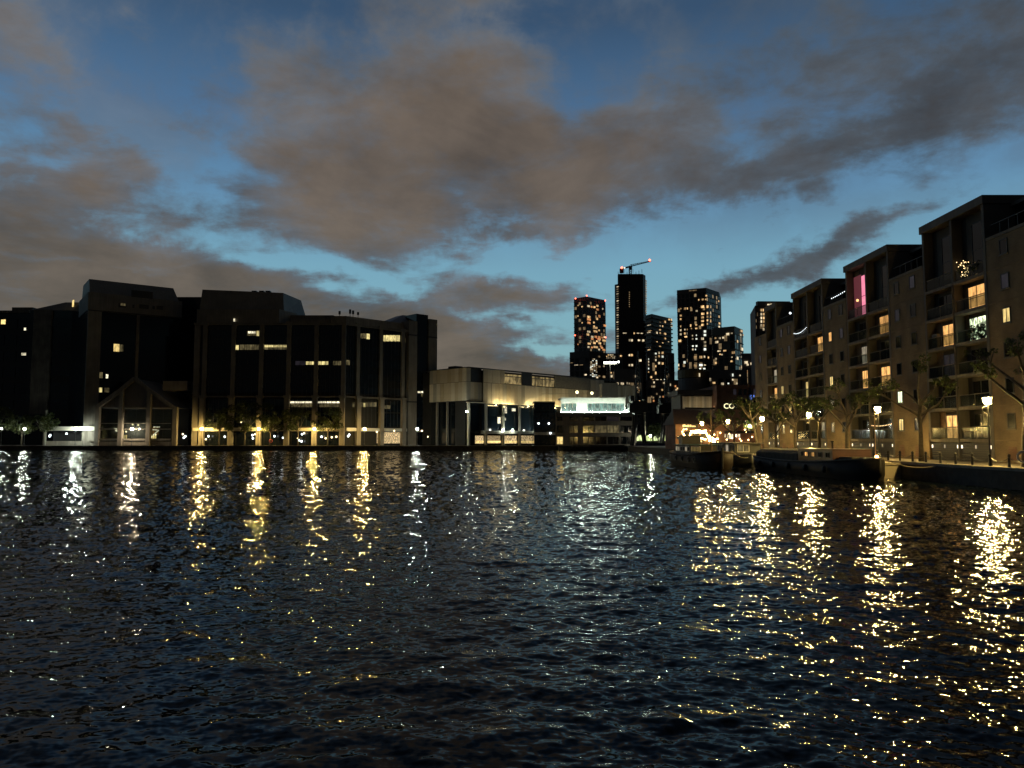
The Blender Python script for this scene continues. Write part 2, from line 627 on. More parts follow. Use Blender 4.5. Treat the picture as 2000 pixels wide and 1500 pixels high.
def make_water():
    ys = [-6.0, 0.0, 3.0, 5.5]
    y = 6.9
    while y < 229:
        ys.append(y)
        y += max(0.030, min(y * y / 6800.0, 1.3))
    ys = np.array(ys)
    ud = np.linspace(-0.78, 0.78, 1150)
    uo = np.array([1.0, 1.5, 2.4])
    us = np.concatenate([-uo[::-1], ud, uo])
    Yg, Ug = np.meshgrid(ys, us, indexing='ij')
    Xg = Ug * (np.abs(Yg) + 4.0)
    sp = np.maximum(np.gradient(ys), 0.0)[:, None] * np.ones_like(Xg)
    spx = (0.00136 * (np.abs(Yg) + 4.0))
    Z = np.zeros_like(Xg)
    r = np.random.RandomState(11)
    N = 90
    lam = np.exp(np.linspace(math.log(0.10), math.log(2.6), N))
    lost = np.zeros_like(Xg)
    for i in range(N):
        # wind chop: mostly towards the viewer, slightly from the right
        th = math.radians(-98 + r.normal(0, 46))
        k = 2 * math.pi / lam[i]
        sl = 0.0125 * (1.0 if lam[i] < 0.9 else 0.62)
        ph = r.rand() * 2 * math.pi
        need = np.maximum(sp * abs(math.sin(th)), spx * abs(math.cos(th)) + 0.02)
        att = np.clip((lam[i] / need - 2.2) / 2.0, 0, 1)
        Z += att * (sl / k) * 1.414 * np.sin(k * (math.cos(th) * Xg + math.sin(th) * Yg) + ph)
        lost += (1 - att) * sl * sl
    # patches of calmer and rougher water
    patch = np.zeros_like(Xg)
    for i in range(10):
        th = r.rand() * 6.28
        k = 2 * math.pi / (6 + 22 * r.rand())
        patch += np.sin(k * (math.cos(th) * Xg + 0.6 * math.sin(th) * Yg) + r.rand() * 6.28)
    Z *= (1 + 0.16 * np.clip(patch / 2.2, -2, 2))
    inner = (np.abs(Ug) <= 0.78) & (Yg >= 6.9)
    Z = np.where(inner, Z, 0)
    ny, nx = Xg.shape
    co = np.stack([Xg, Yg, Z], -1).reshape(-1, 3).astype(np.float32)
    idx = np.arange(ny * nx).reshape(ny, nx)
    q = np.stack([idx[:-1, :-1], idx[:-1, 1:], idx[1:, 1:], idx[1:, :-1]], -1).reshape(-1, 4).astype(np.int32)
    me = bpy.data.meshes.new('water')
    me.vertices.add(len(co))
    me.vertices.foreach_set('co', co.ravel())
    me.loops.add(q.size)
    me.loops.foreach_set('vertex_index', q.ravel())
    me.polygons.add(len(q))
    me.polygons.foreach_set('loop_start', np.arange(0, q.size, 4, dtype=np.int32))
    me.update(calc_edges=True)
    # fine chop too small for the mesh: a random slope field with the grain of the mesh
    def blur(a, sy, sx):
        for ax, sg in ((0, sy), (1, sx)):
            n_ = int(3 * sg + 1)
            w_ = np.exp(-.5 * (np.arange(-n_, n_ + 1) / sg) ** 2)
            a = np.apply_along_axis(lambda v: np.convolve(v, w_, 'same'), ax, a)
        return a / a.std()
    chop = np.zeros(Xg.shape + (3,), np.float32)
    amp = np.sqrt(lost) * inner
    for c_ in range(2):
        f1 = blur(r.normal(size=Xg.shape), 1.1, .9)
        f2 = blur(r.normal(size=Xg.shape), 3.2, 2.6)
        f3 = blur(r.normal(size=Xg.shape), 8.0, 9.0)
        chop[..., c_] = (.80 * f1 + .26 * f2 + .10 * f3) * amp
    at_ = me.attributes.new('chop', 'FLOAT_VECTOR', 'POINT')
    at_.data.foreach_set('vector', chop.ravel())
    me.shade_smooth()
    m, t, b = nmat('dock_water')
    b.inputs['Base Color'].default_value = (.003, .005, .006, 1)
    b.inputs['Roughness'].default_value = 0.055
    b.inputs['IOR'].default_value = 1.33
    b.inputs['Specular IOR Level'].default_value = 0.13
    tcn = t.nodes.new('ShaderNodeTexCoord')
    acc = None
    for sc, off, w in ((1.6, 0, .8), (4.5, 17, 1.0), (12.0, 41, 1.0)):
        mp = t.nodes.new('ShaderNodeMapping')
        mp.inputs['Location'].default_value = (off, off * 1.7, 0)
        mp.inputs['Scale'].default_value = (sc * .6, sc, sc)
        t.links.new(tcn.outputs['Object'], mp.inputs[0])
        n = t.nodes.new('ShaderNodeTexNoise')
        n.noise_dimensions = '2D'
        n.inputs['Scale'].default_value = 1.0
        n.inputs['Detail'].default_value = 1.0
        t.links.new(mp.outputs[0], n.inputs['Vector'])
        s1 = t.nodes.new('ShaderNodeVectorMath')
        s1.operation = 'SUBTRACT'
        t.links.new(n.outputs['Color'], s1.inputs[0])
        s1.inputs[1].default_value = (.5, .5, .5)
        s2 = t.nodes.new('ShaderNodeVectorMath')
        s2.operation = 'SCALE'
        t.links.new(s1.outputs[0], s2.inputs[0])
        s2.inputs[3].default_value = w
        if acc is None:
            acc = s2.outputs[0]
        else:
            a2 = t.nodes.new('ShaderNodeVectorMath')
            a2.operation = 'ADD'
            t.links.new(acc, a2.inputs[0])
            t.links.new(s2.outputs[0], a2.inputs[1])
            acc = a2.outputs[0]
    atn = t.nodes.new('ShaderNodeAttribute')
    atn.attribute_name = 'chop'
    fl = t.nodes.new('ShaderNodeVectorMath')
    fl.operation = 'MULTIPLY'
    t.links.new(acc, fl.inputs[0])
    fl.inputs[1].default_value = (1, 1, 0)
    s3 = t.nodes.new('ShaderNodeVectorMath')
    s3.operation = 'SCALE'
    t.links.new(fl.outputs[0], s3.inputs[0])
    s3.inputs[3].default_value = 0.22
    s4 = t.nodes.new('ShaderNodeVectorMath')
    s4.operation = 'ADD'
    t.links.new(s3.outputs[0], s4.inputs[0])
    t.links.new(atn.outputs['Vector'], s4.inputs[1])
    ge = t.nodes.new('ShaderNodeNewGeometry')
    ad = t.nodes.new('ShaderNodeVectorMath')
    ad.operation = 'ADD'
    t.links.new(ge.outputs['Normal'], ad.inputs[0])
    t.links.new(s4.outputs[0], ad.inputs[1])
    nn = t.nodes.new('ShaderNodeVectorMath')
    nn.operation = 'NORMALIZE'
    t.links.new(ad.outputs[0], nn.inputs[0])
    t.links.new(nn.outputs[0], b.inputs['Normal'])
    me.materials.append(m)
    o = inst(me, 'water')
    tag(o, 'dark rippled dock water reflecting the lamps and sky', None, None, 'structure')


make_water()

# ------------------------------------------------------------------ ground and quays
BANKY = 225.0
g = MB().box(-700, 34.2, BANKY, 2600, -2, QZ - .15).build('ground', GROUND)
tag(g, 'dark ground behind the far bank', None, None, 'structure')
pv = MB().box(34.2, 700, -60, 2600, -2, QZ - .02).build('pavement', PAVE)
tag(pv, 'paved promenade beside the brick apartment blocks', None, None, 'structure')
fq = thing('quay_wall', 'long dark quay wall under the offices on the far bank', None, (0, BANKY, 0))
tag(fq, kind='structure')
MB().box(-700, 33.3, -.2, 6.0, -2, QZ - .18).build('wall', QUAYW, fq)
cop = box_mesh('coping_stone', STONE_D, -4.95, 4.95, -.35, .6, QZ - .18, QZ)
for i in range(-24, 4):
    inst(cop, 'coping_stone', fq, (i * 10 - 1.7, 0, rng.uniform(-.01, .01)))
MB().box(-700, 33.3, .7, 5.9, QZ - .175, QZ - .03).build('promenade', PAVE, fq)

rq = thing('quay_wall', 'dark near quay wall with a pale coping below the apartment blocks', None, (33.5, 0, 0))
tag(rq, kind='structure')
MB().box(0, .7, -60, 224.6, -2, QZ - .16).build('wall', QUAYW, rq)
for i in range(70):
    y = 38 + i * 1.5
    cm = box_mesh('coping_stone', CONC, -.08, .72, -.735, .735, QZ - .155, QZ + .06)
    inst(cm, 'coping_stone', rq, (rng.uniform(-.012, .012), y, rng.uniform(-.012, .012)))
pb = MB().box(-1.8, -.05, 65.6, 68.2, -2, 1.15).box(-1.95, -.05, 65.45, 68.35, 1.152, 1.36)
pb.build('stone_buttress', CREAM, rq)

# ------------------------------------------------------------------ street lamps


def lamp(label, loc, em, group, h=4.9, rad=.205, rz=0.0, added_shield=False):
    t = thing('street_lamp', label, 'street lamp', loc, rz, group)
    MB().lathe([(.14, 0), (.14, .5), (.07, .6), (.055, h - .35)], 8).build('post', DARK, t)
    arc = [(.06 + .42 * math.sin(a), 0, h - .75 - .28 * (1 - math.cos(a)) + .28) for a in (0, .6, 1.2, 1.8, 2.4, 3.0)]
    MB().tube([(-p[0], p[1], p[2] + .0) for p in arc], .03, 6).build('bracket', DARK, t)
    MB().lathe([(.07, h - .35), (.16, h - .24), (.10, h - .20)], 10).build('collar', DARK, t)
    MB().lathe([(rad * 2.0, h + .15), (rad * 1.9, h + .18), (rad * .9, h + .27), (.06, h + .36)], 14).build('cap', DARK, t)
    if added_shield:  # half shield added to hold the lantern light off the flats
        q = MB()
        vs, fs = [], []
        for i in range(9):
            a = -R(80) + R(160) * i / 8
            for z in (h - .30, h + .145):
                vs.append((math.cos(a) * rad * 1.56, math.sin(a) * rad * 1.56, z))
                vs.append((math.cos(a) * rad * 1.61, math.sin(a) * rad * 1.61, z))
        for i in range(8):
            o = i * 4
            fs += [(o, o + 4, o + 6, o + 2), (o + 1, o + 3, o + 7, o + 5), (o, o + 1, o + 5, o + 4), (o + 2, o + 6, o + 7, o + 3)]
        q.add(vs, fs).build('added_shield', DARK, t)
    MB().lathe([(.06, h - .34), (rad * .85, h - .29), (rad * 1.3, h - .15), (rad * 1.42, h), (rad * 1.3, h + .145)], 14).build('lantern', em, t, True)
    return t


GRP = 'street lamps along the promenade by the flats'
RL = ['glowing street lamp nearest the camera, against the brick wall at right',
      'glowing street lamp above the near end of the black barge',
      'glowing street lamp above the middle of the black barge',
      'glowing street lamp above the far end of the black barge',
      'glowing street lamp right of the lit pub, over the grey boat',
      'glowing street lamp over the garlands, furthest down the promenade']
for k in range(6):
    lamp(RL[k], (35.5, 56.5 + 17 * k, QZ), E_SODIUM, GRP, added_shield=True)
p = at(1465, 838, 150)
lamp('smaller lamp set back behind the promenade lamps by the pub', (p.x, 150, QZ), E_WARMW, GRP, h=4.6)
GRP2 = 'street lamps along the far bank'
FL = [(3, E_DIMW, .14, 'faint lamp at the left end of the far bank'),
      (48, E_DIMW, .20, 'white lamp half hidden in the tree left of the pale canopy'),
      (148, E_WHITEL, .24, 'bright white lamp at the right end of the pale canopy'),
      (258, E_WARMW, .22, 'warm lamp in front of the middle of the gabled portico'),
      (394, E_SODIUM_F, .23, 'yellow lamp against the first column right of the portico'),
      (505, E_SODIUM_F, .21, 'yellow lamp lighting the leaves between two dark trees'),
      (614, E_SODIUM_F, .23, 'yellow lamp at the right edge of the row of dark trees'),
      (712, E_SODIUM_F, .23, 'yellow lamp in front of the bright shop window'),
      (815, E_WHITEL, .22, 'white lamp at the corner tower end of the glass office'),
      ]
for px, em, rad, lab in FL:
    p = at(px, 840, 227)
    lamp(lab, (p.x, 227, QZ), em, GRP2, h=5.0, rad=rad, rz=R(90))

# ------------------------------------------------------------------ apartment blocks (right)
LV = [0, 1.86, 4.7, 7.6, 10.4, 13.2, 16.0, 21.9]
WIN_DARK = DGLASS


def win_frame(w, h, mull=1, trans=1, d=.06, t=.07, mat=None, axis='y'):
    """ring frame with mullions in the plane of the facade; local origin at lower near corner"""
    m = MB()

    def bx(a0, a1, z0, z1, dd=d):
        if axis == 'y':
            m.box(-dd, 0, a0, a1, z0, z1)
        else:
            m.box(a0, a1, -dd, 0, z0, z1)
    bx(0, w, 0, t)
    bx(0, w, h - t, h)
    bx(0, t, t, h - t)
    bx(w - t, w, t, h - t)
    for i in range(1, mull + 1):
        c = w * i / (mull + 1)
        bx(c - t * .4, c + t * .4, t, h - t, d * .8)
    for i in range(1, trans + 1):
        c = h * i / (trans + 1)
        bx(t, w - t, c - t * .35, c + t * .35, d * .6)
    return m


_wf = {}


def window(parent, x, y, z, w, h, pane, mull=1, trans=0, frame=None):
    frame = frame or DARK
    k = (round(w, 3), round(h, 3), mull, trans, frame.name)
    if k not in _wf:
        _wf[k] = win_frame(w, h, mull, trans).mesh('window', frame)
    o = inst(_wf[k], 'window', parent, (x, y, z))
    me = box_mesh('pane', pane, -.02, .002, .07, round(w - .07, 3), .07, round(h - .07, 3))
    inst(me, 'pane', o)
    return o


def balustrade(parent, y0, y1, z, x=0.0):
    L = round(y1 - y0, 3)
    k = ('bal', L)
    if k not in _wf:
        _wf[k] = MB().box(.03, .05, .05, L - .05, .08, 1.0).mesh('balustrade', BALG)
        _wf[k + (1,)] = MB().box(.0, .08, .0, L, 1.02, 1.07).box(.015, .065, L / 2 - .02, L / 2 + .02, .0, 1.02).mesh('rail', STONE_D)
    o = inst(_wf[k], 'balustrade', parent, (x, y0, z))
    inst(_wf[k + (1,)], 'rail', o)


def brick_windows(t, cols, lit, W0=1.0, H0=1.25):
    for ci, c in enumerate(cols):
        for lv in range(1, 7):
            zc = LV[lv] + (.95 if lv < 6 else 1.0)
            pane = lit.get((ci, lv), DGLASS if (ci * 7 + lv * 3) % 5 else E_VIOLET)  # some unlit panes glow faintly in place of a sky reflection
            window(t, 0, c - W0 / 2, zc, W0, H0, pane, 1 if pane is E_YELLOW else 0, 0)
            key = ('sill', W0)
            if key not in _wf:
                _wf[key] = MB().box(-.10, 0, -.08, W0 + .08, -.10, 0).mesh('sill', STONE_D)
            inst(_wf[key], 'sill', t, (0, c - W0 / 2, zc))
        gm = ('grille',)
        if gm not in _wf:
            q = MB()
            for i in range(9):
                q.box(-.05, 0, 0, 1.0, i * .12, i * .12 + .07)
            _wf[gm] = q.mesh('grille', REDB)
        inst(_wf[gm], 'grille', t, (0, c - .5, .3))


def apartment(label, yN, W, bn, lit, blit, bcols, single=False, endwall=0.0):
    """glazed bay block from yN to yN+W with its lower brick wing of length bn on the near side"""
    t = thing('apartment_block', label, 'apartment block', (40, yN, QZ), 0, 'apartment blocks along the promenade')
    D = 9.0
    rec = 0.9
    # frame: roof slab, fins, piers
    m = MB().box(-.18, D, -.12, W + .12, 21.9, 22.62).box(0, D, W - .32, W, 1.86, 21.898).box(-.05, D, .0, .34, 0, 21.898)
    if not single:
        m.box(-.04, rec, W / 2 - .16, W / 2 + .16, 0, 21.898)
    m.build('frame', RENDERG, t)
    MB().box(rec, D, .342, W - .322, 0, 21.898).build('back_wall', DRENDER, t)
    bays = [(.35, W - .33)] if single else [(.35, W / 2 - .165), (W / 2 + .165, W - .33)]
    sl = []
    for bi, (b0, b1) in enumerate(bays):
        L = round(b1 - b0, 3)
        for lv in range(1, 7):
            z = LV[lv]
            me = box_mesh('floor_slab', STONE_D, -.06, rec - .003, 0, L, -.16, .12)
            inst(me, 'floor_slab', t, (0, b0, z))
            balustrade(t, b0 + .02, b1 - .02, z + .12, .06)
            h = (LV[lv + 1] - z) - .62
            pane = lit.get((bi, lv), None)
            ww = 2.5 if bi == 0 and lv > 2 else 2.0
            off = 1.3
            if pane is None:
                pane = DGLASS
                ww = 2.4
            if lv == 6:
                window(t, rec, b0 + off - .1, z + .13, 1.7, 4.9, pane, 0, 1)
            else:
                window(t, rec, b0 + off, z + .13, ww, h, pane, 1, 1)
            # timber or dark cladding beside the door
            cl = TIMBER if (bi, lv) in lit else DARK
            wx = L - (off + ww) - .1
            if wx > .3:
                me = box_mesh('wall_lining', cl, -.03, .0, 0, round(wx, 2), 0, round(LV[lv + 1] - z - .3, 2))
                inst(me, 'wall_lining', t, (rec, b0 + off + ww + .06, z + .125))
        # garage at ground level
        q = MB()
        for i in range(8):
            q.box(.04, .12, 0, L, i * .2 + .02, i * .2 + .19)
        q.frame(0, 0, 0, 0)
        o = q.build('garage_door', DARK, t)
        o.location = (0, b0, 0.02)
        for k in (0.15, L / 2, L - .15):
            me = box_mesh('wall_light', E_PALE if k == L / 2 else E_DIM, -.06, 0, -.06, .06, 1.05, 1.35)
            inst(me, 'wall_light', t, (0.03, b0 + k, .1))
    MB().tube([(-.1, W / 2, 0), (-.1, W / 2, 16)], .05, 6).build('drainpipe', STONE_D, t)
    # brick wing on the near side
    if bn:
        MB().box(0, D, -bn, -.002, 0, 18.6).build('brick_wing', BRICK, t)
        MB().box(-.07, D, -bn, -.125, 18.603, 18.85).build('coping', STONE_D, t)
        for z in (LV[1], LV[2], LV[3], LV[4], LV[5], LV[6]):
            me = box_mesh('string_course', BRICK, -.03, -.001, round(-bn, 2), -.01, -.05, .05)
            inst(me, 'string_course', t, (0, 0, z))
        MB().box(2.6, D, -bn + .02, -.004, 18.85, 21.6).build('penthouse', DGLASS, t)
        MB().box(2.2, D, -bn, -.125, 21.6, 21.9).build('penthouse_roof', RENDERG, t)
        for i in range(int(bn / 1.1)):
            me = box_mesh('terrace_post', DARK, .3, .36, -.03, .03, 18.85, 19.9)
            inst(me, 'terrace_post', t, (0, -bn + .4 + i * 1.1, 0))
        MB().box(.29, .37, -bn + .1, -.2, 19.9, 19.96).build('terrace_rail', DARK, t)
        brick_windows(t, bcols, blit)
    if endwall:
        MB().box(0, D, W + .003, W + endwall, 0, 18.6).build('brick_end', BRICK, t)
        brick_windows(t, [W + endwall * .5], {(0, 3): E_VIOLET})
    return t


E_DIM = emit('small_wall_light', (1.0, .85, .6), 2.2)
A1 = apartment('nearest apartment block, with fairy lit bush and orange and green lit balconies', 63.0, 9.8, 14.0,
               {(0, 5): E_ORANGE, (0, 4): E_GREEN, (1, 4): E_ORANGE, (1, 3): E_VIOLET, (1, 1): E_ORANGE},
               {(0, 4): E_YELLOW, (1, 3): E_VIOLET}, [-2.3, -5.6, -10.2])
A2 = apartment('apartment block with the tall pink lit window under its roof', 79.4, 10.4, 6.55,
               {(1, 6): E_PINK, (0, 5): E_ORANGE, (1, 4): E_PALE, (0, 3): E_ORANGE, (1, 3): E_ORANGE},
               {(0, 1): E_YELLOW, (0, 2): E_GREEN}, [-1.5, -4.6])
A3 = apartment('apartment block with a white string of lights on its dark upper balcony', 96.5, 10.4, 6.55,
               {(0, 5): E_ORANGE, (1, 3): E_YELLOW, (1, 2): E_PALE, (0, 1): E_PALE},
               {(1, 5): E_ORANGE, (1, 3): E_YELLOW, (1, 2): E_WHITE}, [-2.0, -5.2][::-1])
A4 = apartment('narrow far end apartment block beside the lit office tower', 113.6, 5.0, 6.55,
               {(0, 3): E_ORANGE, (0, 4): E_PALE, (0, 1): E_PALE},
               {(1, 3): E_YELLOW, (0, 2): E_YELLOW}, [-4.9, -1.9], single=True, endwall=5.6)
# curtain with the pink room light painted in as glow, and the balcony lamp
o = MB().ball((0, 0, 0), .16).build('balcony_lamp', emit('amber_balcony_lamp', (1, .5, .2), 2.0), A2)
o.location = (.55, 8.6, 18.2)
pc = MB().box(-.04, .0, 0, 1.9, 0, 5.0).build('curtain', emit('pink_curtain_glow', (.5, .12, .15), .22), A2)
pc.location = (.9, 8.2, 16.2)


def air_con(label, X, Y, Z, n=1):
    for i in range(n):
        t = thing('air_conditioner', label if n == 1 else ('lower ' if i == 0 else 'upper ') + label, 'air conditioner', (X, Y, Z + i * .72))
        MB().box(-.16, .16, -.42, .42, 0, .68).build('casing', BGREY, t)
        MB().frame(-.165, 0, .34, 0).tube([(0, 0, 0), (-.02, 0, 0)], .26, 14).build('fan_grille', IRON, t)


air_con('white fan unit of two stacked beside the lit doorway, nearest block', 40.35, 71.6, QZ + LV[4] + .12, 2)
air_con('white fan unit on the lowest near balcony of the nearest block', 40.35, 67.0, QZ + LV[1] + .12, 1)


def leaves_mesh(pts_rad, n, size, seed, squash=1.0):
    r = np.random.RandomState(seed)
    V, Fc = [], []
    tot = sum(w for _, w in pts_rad)
    for (c, rad) in pts_rad:
        k = max(3, int(n * rad / tot))
        for _ in range(k):
            d = r.normal(size=3)
            d /= np.linalg.norm(d)
            rr = rad * (0.35 + .65 * r.rand() ** .5)
            p = np.array(c) + d * rr * np.array([1, 1, squash])
            a = r.normal(size=3)
            a /= np.linalg.norm(a)
            b = np.cross(a, r.normal(size=3))
            b /= max(np.linalg.norm(b), 1e-3)
            s = size * (.6 + .8 * r.rand())
            i = len(V)
            V += [tuple(p - a * s), tuple(p + b * s * .55), tuple(p + a * s), tuple(p - b * s * .55)]
            Fc.append((i, i + 1, i + 2, i + 3))
    m = MB()
    m.v, m.f = V, Fc
    return m


def plane_tree(label, X, Y, h, seed, lean=0.0, spread=1.0):
    """pollarded plane: pale trunk, knuckled limbs, leaf tufts at the ends"""
    r = random.Random(seed)
    t = thing('plane_tree', label, 'tree', (X, Y, QZ), 0, 'plane trees along the promenade')
    th = h * .47
    pts = [(0, 0, 0)]
    for i in range(1, 6):
        pts.append((lean * (i / 5) ** 1.5 + r.uniform(-.07, .07), r.uniform(-.07, .07), th * i / 5))
    MB().tube(pts, [.26, .20, .18, .165, .15, .15], 9).build('trunk', BARK, t, True)
    tufts = []
    limbs = MB()
    top = Vector(pts[-1])
    n = 6
    for k in range(n):
        a = 2 * math.pi * k / n + r.uniform(-.35, .35)
        st = Vector(pts[3]).lerp(top, r.uniform(0, 1)) if k % 2 else top
        L = h * r.uniform(.26, .42) * spread
        upw = r.uniform(.55, 1.25)
        d = Vector((math.cos(a), math.sin(a), upw)).normalized()
        p1 = st + d * L * .45 + Vector((r.uniform(-.15, .15), r.uniform(-.15, .15), 0))
        d2 = (d + Vector((r.uniform(-.4, .4), r.uniform(-.4, .4), r.uniform(.0, .7)))).normalized()
        p2 = p1 + d2 * L * .55
        limbs.tube([st, st.lerp(p1, .5) + Vector((0, 0, .05)), p1, p1.lerp(p2, .5), p2], [.12, .10, .085, .07, .09], 7)
        tufts.append((tuple(p2), r.uniform(.42, .65)))
        for j in range(4):
            d3 = (d2 + Vector((r.uniform(-1, 1), r.uniform(-1, 1), r.uniform(-.2, .9)))).normalized()
            q = p1.lerp(p2, r.uniform(.3, 1)) + d3 * r.uniform(.6, 1.25)
            limbs.tube([p1.lerp(p2, .6), q], [.05, .03], 5)
            tufts.append((tuple(q), r.uniform(.25, .5)))
    limbs.build('limb', BARK, t, True)
    leaves_mesh(tufts, 1150, .12, seed, .85).build('crown', LEAF, t)
    return t


plane_tree('pale trunked pollarded tree nearest the camera, reaching in from the right', 36.6, 54.3, 11.5, 3, .3, 1.15)
plane_tree('tall pollarded tree before the brick wall between the two nearest blocks', 36.2, 67.3, 10.6, 5)
plane_tree('pollarded tree before the block with the pink window', 36.2, 82.0, 9.6, 8)
plane_tree('pollarded tree between the pink window block and the string lights block', 36.2, 89.5, 8.6, 21)
plane_tree('slim pollarded tree before the block with string lights', 36.2, 97.0, 9.4, 9)
plane_tree('slim pollarded tree beside the slim one before the string lights block', 36.0, 103.5, 9.0, 12)
plane_tree('slender leaning pale trunk tree before the far end block', 36.0, 111.5, 10.0, 15, -.8)
plane_tree('pollarded tree past the end of the apartment blocks', 36.0, 123.0, 9.0, 31)
plane_tree('small pollarded tree behind the lit pub terrace', 36.5, 138.0, 8.5, 32)

# chain fence along the quay edge
cf = thing('chain_fence', 'black bollards with slack chains along the quay edge below the flats', 'fence', (34.15, 0, QZ))
pm = MB().lathe([(.09, 0), (.085, .75), (.11, .8), (.11, .86), (.05, .95)], 8).mesh('post', IRON)
sag = MB()
sag.tube([(0, 2.1 * i / 8, .72 - .32 * (1 - (2 * i / 8 - 1) ** 2)) for i in range(9)], .025, 5)
cmz = sag.mesh('chain', IRON)
for i in range(26):
    y = 46.0 + i * 2.1
    inst(pm, 'post', cf, (0, y, 0.0))
    inst(cmz, 'chain', cf, (0, y, 0))
lb = thing('lifebuoy', 'white ring lifebuoy hung on a bollard at the right edge', 'lifebuoy', (34.05, 50.6, QZ + .8))


def torus(R0, r0, n=18, m=7, seg=None):
    q = MB()
    vs, fs = [], []
    for i in range(n):
        a = 2 * math.pi * i / n
        for j in range(m):
            b = 2 * math.pi * j / m
            vs.append((r0 * math.sin(b), (R0 + r0 * math.cos(b)) * math.cos(a), (R0 + r0 * math.cos(b)) * math.sin(a)))
    for i in range(n):
        for j in range(m):
            fs.append((i * m + j, ((i + 1) % n) * m + j, ((i + 1) % n) * m + (j + 1) % m, i * m + (j + 1) % m))
    return q.add(vs, fs)


torus(.36, .075).build('ring', WHITEP, lb, True)
torus(.36, .03, 10, 5).build('rope', REDP, lb, True)
lb.rotation_euler = (.5, 0, .9)

# balcony plants with fairy lights, string lights
fb = thing('fairy_light_bush', 'bush wrapped in warm fairy lights on the top balcony of the nearest block', 'bush', (40.35, 66.6, QZ + LV[6] + .12))
leaves_mesh([((0, 0, .7), .55), ((0, .3, 1.1), .5), ((0, -.2, 1.3), .4)], 260, .1, 4).build('foliage', LEAF, fb)
q = MB()
for i in range(46):
    q.ball((rng.uniform(-.45, .2), rng.uniform(-.65, .75), rng.uniform(.25, 1.75)), .035, 5, 4)
q.build('fairy_light', E_FAIRY, fb, kind='stuff')
pp = thing('balcony_plant', 'dark leafy plant beside the fairy lit bush on the top balcony', 'plant', (40.4, 64.5, QZ + LV[6] + .12))
leaves_mesh([((0, 0, .6), .5), ((0, .5, .7), .45)], 200, .12, 6).build('foliage', LEAF, pp)
MB().lathe([(.2, 0), (.28, .35)], 10).build('pot', TIMBER, pp)
for i, (Y, lab) in enumerate(((63.9, 'dark plant before the greenish lit doorway, near end'), (65.2, 'dark plant before the greenish lit doorway, far end'))):
    pp = thing('balcony_plant', lab, 'plant', (40.35, Y + .6, QZ + LV[4] + .12))
    leaves_mesh([((0, 0, .6), .42), ((0, .1, 1.1), .35)], 170, .12, 60 + i).build('foliage', LEAF, pp)
    MB().lathe([(.16, 0), (.22, .3)], 10).build('pot', DARK, pp)


def string_lights(label, p0, p1, n, em, sagd=.3, r=.04, parent=None):
    t = thing('string_lights', label, 'string lights', p0)
    d = Vector(p1) - Vector(p0)
    P = [d * (i / (n - 1)) + Vector((0, 0, -sagd * 4 * (i / (n - 1)) * (1 - i / (n - 1)))) for i in range(n)]
    MB().tube(P, .012, 4).build('cable', IRON, t)
    me = MB().ball((0, 0, -r), r, 6, 4).mesh('bulb', em)
    for p in P:
        inst(me, 'bulb', t, p)
    return t


string_lights('white string of lights along the dark upper balcony', (39.9, 101.9, QZ + 17.1), (39.9, 106.5, QZ + 16.9), 16, E_COOL, .3, .035)
string_lights('short white string of lights on the roof terrace left of the pink window', (40.3, 90.3, QZ + 19.9), (40.3, 94.5, QZ + 19.7), 9, E_COOL, .05, .05)
string_lights('warm string of lights along the low balcony behind the second lamp', (39.95, 79.9, QZ + 3.6), (39.95, 84.2, QZ + 3.5), 14, E_FAIRY, .12, .035)
o = MB().ball((0, 0, 0), .15).build('terrace_lamp', E_COOL, A4)
o.location = (.4, -4.6, 20.2)
ch = MB().box(2, 2.9, 8.2, 9.0, 22.62, 23.5).box(2, 2.6, 6.2, 6.7, 22.62, 23.2).box(1.4, 1.9, 5.0, 5.4, 22.62, 23.05).build('chimney', RENDERG, A2)

# ------------------------------------------------------------------ boats


def hull(L, B, H, bow=.28, stern=.12, sheer=.5, n=14, tumble=.82, low=-.4):
    """lofted hull along +y (bow at y=0): returns mesh builder and deck outline"""
    m = MB()
    secs = []
    for i in range(n + 1):
        s = i / n
        if s < bow:
            w = math.sin((s / bow) * math.pi / 2) ** .8
        elif s > 1 - stern:
            w = .55 + .45 * math.sin(((1 - s) / stern) * math.pi / 2)
        else:
            w = 1.0
        w = max(w, .03) * B / 2
        z = H + sheer * (abs(s - .55) / .55) ** 2.2
        y = s * L + (0.0 if i else -.0)
        secs.append([(-w * tumble, y + (L * .03 if i == 0 else 0), low), (-w * .97, y, H * .35), (-w, y, z), (w, y, z), (w * .97, y, H * .35), (w * tumble, y + (L * .03 if i == 0 else 0), low)])
    vs = [p for s_ in secs for p in s_]
    fs = []
    for i in range(n):
        for j in range(5):
            fs.append((i * 6 + j, i * 6 + j + 1, (i + 1) * 6 + j + 1, (i + 1) * 6 + j))
    fs.append(tuple(range(5, -1, -1)))
    fs.append(tuple(range(n * 6, n * 6 + 6)))
    m.add(vs, fs)
    return m, secs


def rails(secs, dz=.02, r=.07):
    m = MB()
    m.tube([(s[2][0], s[2][1], s[2][2] + dz) for s in secs], r, 6)
    m.tube([(s[3][0], s[3][1], s[3][2] + dz) for s in secs], r, 6)
    return m


